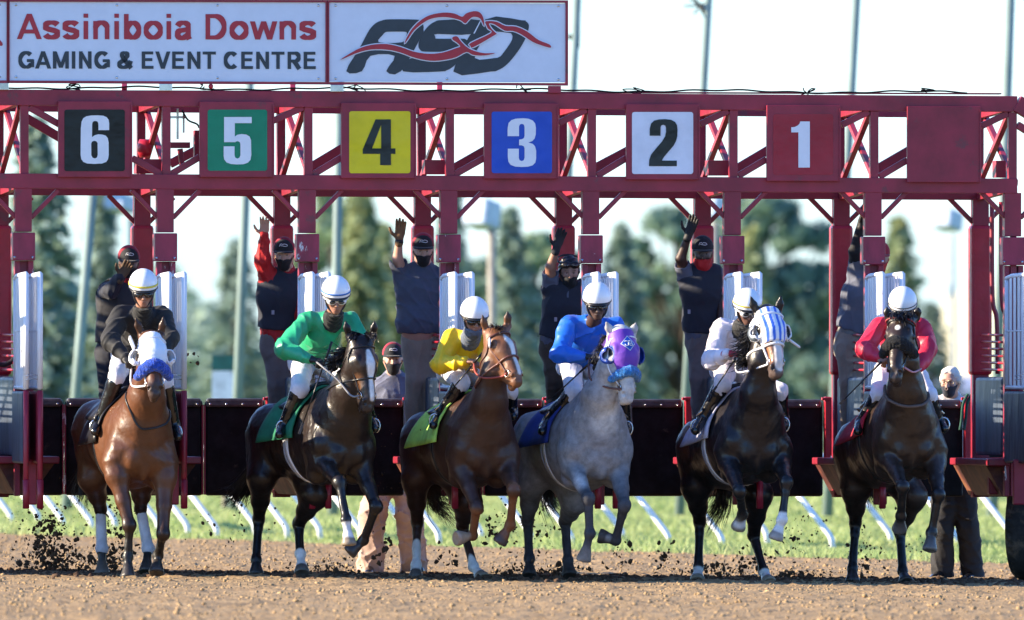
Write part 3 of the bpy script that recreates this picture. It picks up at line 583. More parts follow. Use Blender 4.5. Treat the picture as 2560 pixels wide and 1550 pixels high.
tag(clods('dirt_clods', np.stack([x, y, z], -1), S, m_dirt, 3), 'small dry clods strewn over the raked dirt track', 'dirt', kind='stuff')
n = 9000; x = R.uniform(-6, 6, n); y = R.normal(size=n)*.9+.3+x*TT; S = .005+.009*R.exponential(1, n).clip(0, 3.5); z = gz(0)-.011*x+S*.3+.008
m_wet = soil('damp dirt', (.075, .045, .028), (.13, .08, .05), (.09, .055, .035))
tag(clods('churned_dirt', np.stack([x, y, z], -1), S, m_wet, 4), 'dark churned clods around the horses\' hooves', 'dirt', kind='stuff')
# flying dirt: (centre px, spread px, count, size)
P = []; S = []
for (cx_, cy_, sx_, sy_, n, s0, d) in ((150, 1410, 75, 32, 260, .011, 0.9), (120, 1350, 28, 50, 130, .012, .9), (275, 1400, 30, 42, 150, .012, 1.0), (290, 1300, 35, 60, 90, .008, 1), (130, 1300, 90, 50, 110, .006, 1), (600, 1330, 90, 60, 40, .007, .6), (830, 1425, 45, 25, 110, .006, .6), (760, 1430, 40, 15, 90, .006, .9),
    (960, 1370, 20, 30, 14, .017, .3), (1120, 1390, 25, 25, 12, .014, .6), (1235, 1320, 30, 40, 34, .009, .3), (1330, 1330, 40, 60, 60, .009, .6), (1320, 1440, 70, 16, 320, .0065, .8), (1400, 1440, 40, 20, 160, .007, .6), (1550, 1380, 25, 25, 14, .014, 0), (1660, 1390, 20, 30, 14, .013, .4),
    (1880, 1400, 40, 20, 34, .012, .4), (1985, 1340, 60, 50, 50, .007, .4), (2000, 1440, 60, 14, 90, .009, .5), (2160, 1400, 30, 60, 70, .007, .6), (2300, 1380, 60, 60, 22, .007, .5), (1000, 1160, 150, 90, 46, .0045, -.3), (480, 900, 25, 40, 3, .014, .2), (1800, 1430, 70, 15, 100, .009, .8), (620, 1450, 120, 8, 90, .010, .8), (1060, 1450, 120, 8, 90, .010, .8)):
    for _ in range(int(n*(1.9 if cx_ < 300 else 2.0))):
        q = G(cx_+R.normal()*sx_*.75, min(cy_+R.normal()*sy_*.75, 1450), d+R.normal()*.35)
        if q[2] > gz(q[0])+.005: P.append(q); S.append(s0*.8*(.4+R.exponential(.7)))
tag(clods('flying_dirt', np.array(P), np.clip(np.array(S), .003, .021), m_wet, 5, 1., .6), 'bits of dark dirt thrown into the air by the hooves', 'flying dirt', kind='stuff')
# grass
m_gr = mat('grass blade', (.31, .41, .13), rough=.6, var=.25, vs_=.7, trans=.45, col2=(.42, .44, .18))
n = 120000; y = 8+R.uniform(0, 1, n)**1.3*100; x = R.uniform(-1, 1, n)*(5.2+y*.035); ok = y > edgeY(x)-.3+R.exponential(.25, n)*0; x, y = x[ok], y[ok]; n = len(x)
hgt = R.uniform(.04, .12, n)*(1+.5*np.sin(x*1.3+y*.2)); lean = R.normal(size=(n, 2))*.05; wd_ = R.uniform(.006, .014, n)*(1+y/60); a = R.uniform(0, 3.14, n)
b0_ = np.stack([x, y, gz(0)-.011*x-.045], -1); dx = np.stack([np.cos(a)*wd_, np.sin(a)*wd_, 0*a], -1)
mid = b0_+np.stack([lean[:, 0]*.4, lean[:, 1]*.4, hgt*.6], -1); tip = b0_+np.stack([lean[:, 0], lean[:, 1], hgt], -1)
V = np.stack([b0_-dx, b0_+dx, mid+dx*.7, mid-dx*.7, tip], 1).reshape(-1, 3); k = np.arange(n)*5
F = np.concatenate([np.stack([k, k+1, k+2], -1), np.stack([k, k+2, k+3], -1), np.stack([k+3, k+2, k+4], -1)])
tag(rawmesh('grass', V, F, m_gr), 'bright green rough grass along the inside of the track', 'grass', kind='stuff')
# white gooseneck rail
m_rail = mat('white rail plastic', (.75, .77, .8), rough=.45, var=.05)
rail = empty('running_rail', W(1280, 1352, 36), 'white running rail on slanted gooseneck posts standing in the grass', 'rail')
posts = [(30, 1318), (98, 1316), (160, 1330), (232, 1335), (290, 1330), (398, 1335), (472, 1345), (545, 1352), (640, 1342), (720, 1350), (802, 1352), (905, 1358), (1018, 1350), (1100, 1366), (1205, 1358), (1330, 1366), (1432, 1372), (1560, 1362), (1675, 1372), (1808, 1376), (1920, 1364), (2083, 1378), (2230, 1368), (2395, 1372), (2530, 1362)]
tops = []
for (px, py) in posts:
    Yp = 30
    for _ in range(12):
        gzz = gz((px-1280)/K*(1+Yp/D0))-.04; Yp = D0*((H0-gzz)*K/(py-925)-1)
    b_ = W(px, py, Yp); s1 = b_+np.array((-.02, 0, .14)); s2 = s1+np.array((-.62, .25, .80)); MB().tube([b_, s1*.9+b_*.1, s1+np.array((-.02, 0, .03)), s2], .031, 8).build('post', m_rail, rail, True); tops.append(s2+np.array((0, 0, .0)))
o_ = sorted(tops, key=lambda t: t[0]); MB().tube(dens(o_, 3), .045, 8).build('rail_tube', m_rail, rail, True)
# light poles, leaning a little
m_pole = mat('green grey pole', (.20, .27, .25), rough=.7, var=.1, vs_=1)
def pole(x0, y0, x1, y1, Y, r, label, m=None, group='tall poles behind the track', extra=None):
    b_ = W(x1, y1, Y); t = W(x0, y0, Y); e = empty('pole', b_, label, 'pole', group); MB().tube([b_, t], [r*1.1, r*.85], 14).build('shaft', m or m_pole, e, True)
    if extra: extra(e, t)
    return e
pole(240, 380, 164, 1290, 68, .062, 'leaning pole seen between stalls six and five, just right of the first column')
pole(628, 100, 583, 1290, 68, .06, 'pole standing beside the green and white marker board')
pole(850, 150, 832, 1290, 68, .06, 'pole rising behind the jockey in green')
m_twig = mat('dark bracket metal', (.03, .03, .03), rough=.6)
def birdnest(e, t):
    g = MB(); R = np.random.RandomState(3); c0 = W(1752, 15, 68)
    g.tube([W(1766, 40, 68), c0], .03, 6); 
    for _ in range(9): g.tube([c0, c0+R.normal(size=3)*.08+np.array((-.05, 0, .03))], .012, 5)
    g.build('lamp_bracket', m_twig, e, True)
def arm1(e, t):
    g = MB(); g.tube([W(1441, 80, 68), W(1425, 95, 68), W(1420, 88, 68)], .03, 6); g.tube([W(1444, -10, 68), W(1442, 120, 68)], .035, 8); g.build('lamp_bracket', m_twig, e, True)
pole(1446, -60, 1378, 1290, 68, .055, 'thin pole right of the sign board end', extra=arm1)
pole(1774, -60, 1698, 1290, 68, .055, 'pole with a ragged bracket at its top left', extra=birdnest)
pole(2144, -60, 2068, 1290, 68, .06, 'pole rising above panel one towards the blank panel')
pole(2528, -60, 2480, 1290, 68, .065, 'pole at the right end of the gate')
def flood(x, y, w, h, px, pyb, Y, r, label, tone, hang=60):
    b_ = W(px+4, pyb, Y); e = empty('floodlight', b_, label, 'floodlight', 'floodlights beyond the track'); MB().tube([b_, W(px, y+hang*.6, Y)], r, 10).build('shaft', tone, e, True)
    c0 = W(x, y, Y); s = (1+Y/D0)/K; ax_ = nrm((.8, -.5, 0)); ay_ = nrm(np.cross(ax_, (.25, .1, 1))); az_ = np.cross(ax_, ay_)
    MB().frame(c0, ax_*w*s*.5, ay_*.22, az_*h*s*.5).build('lamp_housing', mat('pale blue housing', (.42, .5, .62), rough=.3), e, False, .05)
m_post = mat('weathered concrete', (.34, .31, .26), rough=.9)
flood(1205, 535, 70, 70, 1229, 1180, 120, .068, 'box floodlight on a weathered post between panels four and three', m_post)
flood(2368, 550, 60, 50, 2380, 1180, 150, .04, 'slim floodlight on a thin post near the right end', mat('thin grey post', (.4, .42, .42), rough=.7))
flood(302, 508, 60, 45, 330, 1180, 150, .06, 'floodlight half hidden behind the rear column left of stall five', m_post)
flood(1790, 520, 40, 60, 1785, 1180, 150, .08, 'floodlight just behind the truss between panels two and one', m_post)
mk = empty('marker_board', W(566, 1270, 75), 'tall marker board with a green top and white lower half', 'marker board')
a, b = W(530, 888, 75), W(603, 888, 75); s = (1+75/D0)/K
for y0, y1, c_, nm in ((888, 927, (.012, .10, .085), 'green_section'), (927.5, 1000, (.66, .70, .76), 'white_section')):
    MB().frame((W(530, (y0+y1)/2, 75)+W(603, (y0+y1)/2, 75))/2, (36.5*s, 0, 0), (0, .08, 0), (0, 0, (y1-y0)/2*s)).build(nm, mat('board '+nm, c_, rough=.6), mk)
MB().tube([W(566, 1272, 75), W(566, 1001, 75)], .06, 8).build('support', m_post, mk, True)
# ------------------------------------------------------------------ trees
def leafcloud(P, Nrm_, S, name, m, parent, seed=0):
    R = np.random.RandomState(seed); n = len(P); a = R.normal(size=(n, 3)); a /= np.linalg.norm(a, axis=1)[:, None]; b = np.cross(a, Nrm_); b /= np.linalg.norm(b, axis=1)[:, None]+1e-6
    c_ = np.cross(b, Nrm_); V = np.stack([P-b*S[:, None], P-c_*S[:, None]*.5, P+b*S[:, None], P+c_*S[:, None]*.6], 1).reshape(-1, 3)
    return rawmesh(name, V, np.arange(n*4).reshape(-1, 4), m, parent, False)
m_bark = mat('bark', (.08, .06, .045), rough=.9, bump=.5, bs=10)
def leafm(nm, c1, c2): return mat(nm, c1, rough=.7, var=.3, vs_=.6, trans=.3, col2=c2)  # leaf colours are lightened to stand in for distance haze
m_sp = [leafm('blue green needles', (.32, .42, .30), (.19, .27, .23)), leafm('olive needles', (.50, .50, .20), (.25, .33, .19)), leafm('dark needles', (.18, .25, .18), (.12, .17, .14))]
m_dc = leafm('dark broad leaves', (.21, .32, .21), (.13, .21, .17)); m_lt = leafm('light broad leaves', (.34, .44, .22), (.2, .29, .18))
def spruce(sx, sy, wpx, Y, kind, label, seed, n=3300, dens_=1):
    zg = gz(0)-.04; base = W(sx, 925+H0*K/(1+Y/D0), Y); top = W(sx, sy, Y); Hh = top[2]-base[2]; Rr = wpx/2*(1+Y/D0)/K
    e = empty('spruce_tree', base, label, 'tree', 'trees beyond the track'); MB().tube([base, base+(top-base)*.6, top], [Hh*.022+.05, Hh*.012+.02, .01], 8).build('trunk', m_bark, e, True)
    R = np.random.RandomState(seed); P = []; Nn = []; nb = 130
    for b_ in range(nb):
        t = (b_+.5)/nb; t = .06+.94*t; z = base[2]+Hh*t; rr = Rr*(1-t)**.75*R.uniform(.55, 1.3)+.12; a = b_*2.4+R.uniform(-.4, .4); k = int(n/nb*(1-t*.6)*1.3)+3
        u = R.uniform(.15, 1, k)**.7; pts = np.stack([base[0]+np.cos(a)*rr*u, base[1]+np.sin(a)*rr*u, z-u*u*rr*.32+R.normal(size=k)*.03*Hh/6], -1)+R.normal(size=(k, 3))*(.035*Hh/5)*(1, 1, .6)
        P.append(pts); nn = np.tile((math.cos(a)*.3, math.sin(a)*.3, 1), (k, 1))+R.normal(size=(k, 3))*.5; Nn.append(nn)
    P = np.concatenate(P); Nn = np.concatenate(Nn); Nn /= np.linalg.norm(Nn, axis=1)[:, None]
    leafcloud(P, Nn, R.uniform(.5, 1.3, len(P))*Hh*.027, 'crown', m_sp[kind], e, seed)
def broad(sx, sy, wpx, Y, m, label, seed, n=6500, nb=46, low=.05):
    base = W(sx, 925+H0*K/(1+Y/D0), Y); top = W(sx, sy, Y); Hh = top[2]-base[2]; Rr = wpx/2*(1+Y/D0)/K
    e = empty('broadleaf_tree', base, label, 'tree', 'trees beyond the track'); R = np.random.RandomState(seed); g = MB(); g.tube([base, base+np.array((.1, 0, Hh*.4))], [Hh*.03, Hh*.02], 8); P = []; Nn = []
    for b_ in range(nb):
        a = R.uniform(0, 6.28); q = R.uniform(0, 1)**.6; t = R.uniform(low, .93); rad = Rr*q*math.sin(math.pi*min(.97, max(.3, t*.97)))**.7
        c0 = base+np.array((math.cos(a)*rad, math.sin(a)*rad, Hh*t)); rb = Rr*R.uniform(.14, .34); k = n//nb
        g.tube([base+np.array((0, 0, Hh*min(t*.5, .5))), c0], [Hh*.01, .02], 5)
        v = R.normal(size=(k, 3)); v /= np.linalg.norm(v, axis=1)[:, None]; P.append(c0+v*(rb*R.uniform(.45, 1.08, k)[:, None])*(1, 1, .75)); Nn.append(v+R.normal(size=(k, 3))*.5)
    g.build('trunk', m_bark, e, True); P = np.concatenate(P); Nn = np.concatenate(Nn); Nn /= np.linalg.norm(Nn, axis=1)[:, None]
    leafcloud(P, Nn, R.uniform(.5, 1.3, len(P))*Hh*.026, 'crown', m, e, seed)
spruce(90, 300, 330, 150, 0, 'big blue green spruce with drooping boughs behind the first column', 1, 3600)
spruce(255, 470, 190, 220, 0, 'slender spruce between the leaning pole and stall five', 2)
spruce(590, 600, 260, 240, 0, 'broad low spruce behind the marker board', 3)
spruce(740, 690, 220, 230, 2, 'dark spruce behind the crew man in red', 4)
spruce(905, 440, 190, 260, 1, 'tall olive spruce left of the man in the slate polo', 5, 5200)
spruce(960, 560, 230, 270, 1, 'olive spruce right behind the man in the slate polo', 6)
spruce(1130, 470, 200, 250, 0, 'blue green spruce left of the weathered floodlight post', 7)
spruce(1275, 520, 220, 240, 0, 'blue green spruce right of the weathered floodlight post', 8)
spruce(1400, 760, 190, 260, 0, 'short spruce behind the crew man with sunglasses on his head', 9)
spruce(1555, 560, 230, 250, 0, 'pointed spruce right of the jockey in blue', 10)
spruce(1880, 570, 210, 250, 1, 'olive topped spruce behind the striped hood', 11)
spruce(2248, 545, 240, 250, 1, 'pointed olive spruce right of the crimson jockey\'s column', 12)
spruce(2330, 760, 200, 240, 2, 'low dark spruce left of the masked man in glasses', 13)
broad(1700, 500, 330, 300, m_dc, 'dark broadleaf tree behind the black capped crew man', 14)
broad(1930, 470, 360, 300, m_dc, 'dense dark broadleaf tree behind panel one', 15, 11000)
broad(860, 440, 260, 320, m_lt, 'tall pale broadleaf tree behind the jockey in green', 16)
broad(60, 560, 260, 300, m_dc, 'dark broadleaf tree at the left edge behind the first spruce', 17)
broad(420, 880, 240, 260, m_lt, 'low light green tree left of the marker board', 18, 5000)
broad(1330, 500, 240, 330, m_lt, 'pale broadleaf tree in the gap right of the weathered post', 19, 6000)
broad(2060, 860, 200, 260, m_dc, 'low dark bush behind stall one', 20, 4000)
broad(640, 850, 200, 280, m_lt, 'low light bush behind the crew man in red', 21, 4000)
broad(250, 820, 200, 280, m_lt, 'rounded light tree behind the leaning pole', 22, 5000)
for k_, (x_, y_, w_, Y_, m_, lb) in enumerate(((1620, 640, 300, 310, m_lt, 'pale tree behind the pointed spruce by the jockey in blue'), (1820, 520, 300, 320, m_dc, 'dark broadleaf tree between panels two and one'), (760, 560, 240, 330, m_lt, 'pale tree between the crew man in red and the jockey in green'),
    (160, 700, 260, 300, m_dc, 'dark tree behind the leftmost stall'), (1010, 640, 300, 330, m_dc, 'dark tree behind the jockey in yellow'), (1210, 620, 300, 330, m_dc, 'dark tree behind the weathered post'), (2030, 640, 220, 330, m_dc, 'dark narrow tree left of the crimson jockey'))): broad(x_, y_, w_, Y_, m_, lb, 40+k_, 5200, 40)
R = np.random.RandomState(77); n = 60000; xx = R.uniform(-60, 60, n); hh = (3.4+4.5*(np.abs(xx-1) > 24))+1.5*np.sin(xx*.5)+1.1*np.sin(xx*1.3+1)+.6*np.sin(xx*3.1); hh = .75*np.clip(hh*(1-.45*((xx > 12) & (xx < 25))), 1.2, None)
P = np.stack([xx, 360+R.normal(size=n)*2, -1+(hh+1)*R.uniform(0, 1, n)**.8], -1); Nn = R.normal(size=(n, 3)); Nn /= np.linalg.norm(Nn, axis=1)[:, None]
tag(leafcloud(P, Nn, R.uniform(.1, .28, n), 'far_wood', m_sp[0], None, 4), 'far hedge and wood closing the view beyond the infield', 'wood', kind='stuff')
# far buildings
def shed(x0, x1, y0, y1, Y, c, rc, label, name='low_building'):
    a = W(x0, y0, Y); b = W(x1, y0, Y); zb = -.3; e = empty(name, ((a[0]+b[0])/2, Y, zb), label, 'building', 'far buildings beyond the infield')
    w = (b[0]-a[0])/2; hz = a[2]-zb; MB().frame(((a[0]+b[0])/2, Y+5, zb+hz*.3), (w, 0, 0), (0, 5, 0), (0, 0, hz*.3)).build('wall', mat('wall '+label[:12], c, rough=.8), e)
    V = [(a[0]-.3, Y-.4, zb+hz*.6), (b[0]+.3, Y-.4, zb+hz*.6), (b[0]+.3, Y+5, a[2]), (a[0]-.3, Y+5, a[2]), (b[0]+.3, Y+10.4, zb+hz*.6), (a[0]-.3, Y+10.4, zb+hz*.6)]
    MB().add(V, [(0, 1, 2, 3), (3, 2, 4, 5), (0, 3, 5), (1, 4, 2)]).build('roof', mat('roof '+label[:12], rc, rough=.6), e)
shed(1480, 1800, 925, 1010, 420, (.4, .42, .45), (.35, .4, .48), 'long grey blue roofed barn seen behind stalls three and two')
shed(1830, 2130, 935, 1010, 430, (.4, .42, .45), (.38, .42, .5), 'long grey blue roofed barn seen behind stalls two and one')
shed(2150, 2440, 938, 1010, 440, (.45, .45, .45), (.36, .4, .5), 'grey roofed barn behind the masked man in glasses')
tag(MB().frame((75, 660, 2), (55, 0, 0), (0, 60, 0), (0, 0, 3.2)).build('field_bank', mat('dry field', (.42, .38, .26), rough=.9)), kind='structure')
# ------------------------------------------------------------------ horses
FW = 1.85                              # how far the riders have come out of the gate
WHITE = (.72, .70, .66)
def headprims(B, hp, f, n, sd, u, nose, ears=True):
    B.cone(hp(.03, -.02), hp(.2, .0), .088*u, .096*u, .04)                       # skull
    B.cone(hp(.2, -.005), hp(.47, -.005), .08*u, .05*u, .05, w=sd, sc=1.05)      # nose bone
    B.cone(hp(.44, -.03), hp(.545, -.04), .053*u, .05*u, .03)                     # muzzle
    B.cone(hp(.15, -.13), hp(.26, -.115), .08*u, .06*u, .05, w=sd, sc=1.05)         # jaw
    B.cone(hp(.26, -.115), hp(.52, -.085), .055*u, .032*u, .04)
    B.ell(hp(.545, -.105), (.034*u,)*3, None, .015, col=nose)                              # chin
    for q in (-1, 1):
        B.ell(hp(.17, -.09, q*.062), (.03*u, .085*u, .085*u), (sd, f, n), .03)      # cheek
        B.ell(hp(.155, .035, q*.078), (.022*u, .04*u, .03*u), (sd, f, n), .02)      # brow
        B.ell(hp(.17, .005, q*.095), .021*u, None, .004, col=(.006, .005, .005))        # eye
        B.cone(hp(.19, -.03, q*.08), hp(.36, -.05, q*.05), .014*u, .01*u, .02)       # facial crest
        B.ell(hp(.515, .002, q*.036), (.026*u, .032*u, .022*u), (sd, f, n), .014, col=nose)
        B.ell(hp(.53, .008, q*.045), (.013*u, .02*u, .02*u), (sd, f, n), .006, sub=True)
        B.paint('ell', (.012, .008, .008), .008, hp(.53, .004, q*.043), (.016*u, .022*u, .02*u), (sd, f, n))
        B.paint('ell', (.008, .006, .006), .01, hp(.17, .008, q*.098), (.026*u, .03*u, .022*u), (sd, f, n))
    B.cone(hp(.555, -.075, -.035), hp(.555, -.075, .035), .006, .006, .006, sub=True)
    B.paint('ell', nose, .06, hp(.55, -.04), (.08*u, .09*u, .11*u), (sd, f, n))
def horse(spec):
    ox, oy, s = spec['crop']
    def c(x, y, d): return G(ox+x/s, oy+y/s, d-FW)
    coat = np.array(spec['coat']); dark = np.array(spec['dark']); nose = np.array(spec.get('nose', dark))
    cx, cy = spec['chest']; hx, hy = spec['hind']
    B = SD()
    LAT = nrm(c(100, 0, 0)-c(0, 0, 0)); 
    m2p = K*s                                   # crop pixels per metre
    HL = spec.get('len', 1.5)
    ch = c(cx, cy, .12); hi_ = c(hx, hy, HL)
    ax = nrm(hi_-ch); ax[2] *= .5; ax = nrm(ax); lat = nrm(np.cross((0, 0, 1.), ax))*-1
    if lat[0] < 0: lat = -lat
    up = np.array((0, 0, 1.))
    wch = spec.get('wch', .25)
    # trunk
    wi = ch+ax*.38+up*.36                       # withers
    B.cone(ch+ax*.08+up*.02, ch+ax*.42+up*.02, wch, wch+.035, .1, w=up, sc=.82)
    B.cone(ch+ax*.42+up*.0, hi_-ax*.35+up*.02, wch+.035, .27, .12, w=up, sc=.86)
    B.cone(hi_-ax*.42+up*.06, hi_-ax*.02+up*.06, .26, .22, .1, w=up, sc=.9)
    B.cone(ch+ax*.3+up*.26, ch+ax*.5+up*.30, .1, .09, .14, w=lat, sc=1.3)
    for q in (-1, 1):
        B.cone(ch+ax*.34+up*.22+lat*q*.10, ch+ax*.0+lat*q*(wch-.08)-up*.02, .12, .115, .06)      # shoulder
        B.ell(ch-ax*.065-up*.09+lat*q*.085, (.095, .10, .12), (lat, ax, up), .028)                    # pectorals
        B.cone(ch+ax*.1+lat*q*(wch-.05)-up*.02, ch+ax*.16+lat*q*(wch-.09)-up*.26, .09, .1, .05)
        B.ell(ch+ax*.02+lat*q*(wch-.035)-up*.0, (.06, .09, .15), (lat, ax, up), .03)
        B.ell(hi_+up*.10+lat*q*.12, (.17, .27, .20), (lat, ax, up), .08)                           # croup
    B.ell(ch-ax*.04-up*.16, (.05, .08, .12), (lat, ax, up), .05)
    # neck
    N0, N1, N2 = [c(*p) for p in spec['neck']]; P = c(*spec['poll']); M = c(*spec['muz'])
    nr0, nr1, nr2 = spec.get('nr', (.2, .142, .105))
    B.cone(N0+ax*.12-up*.02, N0, .24, nr0, .1); B.cone(N0, N1, nr0, nr1, .1); B.cone(N1, N2, nr1, nr2, .08)
    B.cone(wi-up*.08, N1+ax*.12+up*.05, .12, .085, .12)
    B.cone(N1+ax*.11+up*.04, P+ax*.05, .085, .062, .07)
    for q in (-1, 1): B.cone(N0-ax*.1+lat*q*.07+up*.02, N2-ax*.02+lat*q*.05, .06, .045, .03)          # neck muscles beside windpipe
    # head
    f = nrm(M-P); n = nrm(up-np.dot(up, f)*f); sd = np.cross(f, n); sd = sd if sd[0] > 0 else -sd
    L = np.linalg.norm(M-P); u = L/.58; wd = spec.get('wd', 1.16)*min(1.05, max(.95, u))
    def hp(a, b, d=0): return P+f*a*u+n*b*wd+sd*d*wd
    B.cone(N2, hp(.08, -.05), nr2, .092*wd, .06)
    headprims(B, hp, f, n, sd, wd, nose)
    for (bx, by, tx, ty) in spec['ears']:
        b0 = c(bx, by, spec['poll'][2]+.02); t0 = c(tx, ty, spec['poll'][2]-.02); md = (b0+t0)/2+nrm(b0-P)*.004
        fr = nrm(np.array((0, -1, .1)))
        b0 = b0-(t0-b0)*.1; B.cone(b0, b0+(hp(.05, .02)-b0)*.55, .034, .05, .04)
        B.cone(b0, md, .028, .034, .018, w=fr, sc=1.5, col=dark*.7+coat*.3); B.cone(md, t0, .032, .006, .008, w=fr, sc=1.5, col=dark*.8+coat*.2)
        B.cone(b0+fr*.03+(t0-b0)*.15, md+(t0-md)*.35+fr*.03, .012, .007, .008, sub=True)
    # legs
    RF = (.10, .072, .05, .034, .033, .043, .033, .045); ld = np.array(spec.get('legdark', dark)); lf = spec.get('legfrom', .5)
    for li, (leg, foot) in enumerate(zip(spec['front'], spec['ff'])):
        E, Kn, Fe, Ho = [c(*p) for p in leg]
        q = -1 if li == 0 else 1
        B.cone(E+up*.10+ax*.03-lat*q*.0, E, .125, .092, .06)
        mid = E+(Kn-E)*.5; c1 = coat*.6+ld*.4 if not spec.get('darkarm') else coat*.3+ld*.7
        B.cone(E, mid, .09, .062, .05, col=coat if not spec.get('darkarm') else coat*.7+ld*.3); B.cone(mid, Kn, .060, .047, .03, col=c1)
        B.ell(Kn, (.058, .055, .065), None, .02, col=ld)
        B.cone(Kn, Kn+(Fe-Kn)*.3, .049, .035, .02, col=ld); B.cone(Kn+(Fe-Kn)*.3, Fe, .034, .036, .015, col=ld); B.ell(Fe, .048, None, .02, col=ld)
        hd = nrm(Ho-Fe); B.cone(Fe, Ho-hd*.03, .033, .036, .02, col=ld)
        B.cone(Ho-hd*.04, Ho+hd*.02, .046, .064, .01, col=foot[0]); B.ell(Ho+hd*.16, .125, None, .008, sub=True)
    for li, (leg, foot) in enumerate(zip(spec['rear'], spec['hf'])):
        S_, Hk, Fe, Ho = [c(*p) for p in leg]
        q = -1 if li == 0 else 1
        B.cone(hi_+lat*q*.12-ax*.05+up*.02, S_, .2, .115, .13); B.cone(hi_+lat*q*.13+ax*.16-up*.02, S_+ax*.12+up*.0, .14, .08, .1)
        gk = S_*.45+Hk*.55
        B.cone(S_, gk, .112, .078, .06, col=coat*.8+ld*.2); B.cone(gk, Hk, .072, .05, .04, col=coat*.4+ld*.6)
        B.ell(Hk+up*.005, (.047, .062, .06), (lat, ax, up), .02, col=ld); B.cone(Hk+ax*.04+up*.02, gk+ax*.05+up*.05, .025, .02, .03, col=ld)
        B.cone(Hk, Hk+(Fe-Hk)*.25, .05, .038, .02, col=ld); B.cone(Hk+(Fe-Hk)*.25, Fe, .037, .037, .015, col=ld); B.ell(Fe, .049, None, .02, col=ld)
        hd = nrm(Ho-Fe); B.cone(Fe, Ho-hd*.03, .034, .038, .02, col=ld); B.cone(Ho-hd*.04, Ho+hd*.02, .046, .064, .01, col=foot[0]); B.ell(Ho+hd*.16, .125, None, .008, sub=True)
    for kind, col, soft, a in spec.get('paint', lambda hp, c, sd, f, n: [])(hp, c, sd, f, n): B.paint(kind, col, soft, *a)
    fl = lambda P_: .0015*(np.sin(P_@np.array((21, 3, 17.))+2*np.sin(P_@np.array((7, 2, -11.))))+np.sin(P_@np.array((-15, 5, 19.))+1.7*np.sin(P_@np.array((19, -3, 13.)))))
    mf = folds(.0075, 7.5, int(cx), (1, .5, .5)); vf = folds(.0035, 19, int(cy), (1, .6, .6))   # muscle edges, veins and skin folds on the trunk, fading down the legs
    def ns(P_):
        k_ = np.clip((P_[:, 2]-.75)/.25, .12, 1)*np.clip((P[2]-.05-P_[:, 2])/.25, .1, 1); return fl(P_)+k_*(mf(P_)+vf(P_))
    o = B.mesh('horse', spec['mat'], .0098, None, coloured=True, base=coat, noise=ns)
    # place the object's origin at its feet
    org = Vector(c(cx, spec['gy'], .7)); 
    o.data.transform(Matrix.Translation(-org)); o.location = org
    tag(o, spec['label'], 'horse', 'racehorses bursting out of the gate')
    spec.update(o=o, c=c, hp=hp, f=f, n=n, sd=sd, u=wd, ax=ax, lat=lat, up=up, ch=ch, hi=hi_, wi=wi, P=P, M=M, N=(N0, N1, N2), wch=wch)
    return spec
# ------------------------------------------------------------------ the six horses, from left to right
BAY = (.105, .038, .015); DKB = (.045, .024, .016); CHES = (.11, .045, .026); BLK = (.008, .007, .008)
HOOFD = ((.05, .042, .036),); HOOFL = ((.30, .24, .17),); HOOFG = ((.14, .12, .1),)
m_bay = mat('bay coat', rough=.42, var=.16, vs_=7, attr=True, bump=.45, bs=22, coat=.06, spec=.34)
m_dark = mat('dark bay coat', rough=.38, var=.2, vs_=9, attr=True, bump=.5, bs=22, coat=.08, spec=.34)
m_chest = mat('liver chestnut coat', rough=.46, var=.18, vs_=8, attr=True, bump=.45, bs=22, coat=.0, spec=.38)
m_grey = mat('grey coat', rough=.6, var=.24, vs_=15, attr=True, bump=.45, bs=24, spec=.3)
def sock(c, col, x0, y0, x1, y1, d, r=.07, soft=.015): return ('cone', col, soft, (c(x0, y0, d), c(x1, y1, d), r, r))
def blaze(hp, pts, col=WHITE, soft=.012):
    return [('cone', col, soft, (hp(*pts[i][:3]), hp(*pts[i+1][:3]), pts[i][3], pts[i+1][3])) for i in range(len(pts)-1)]
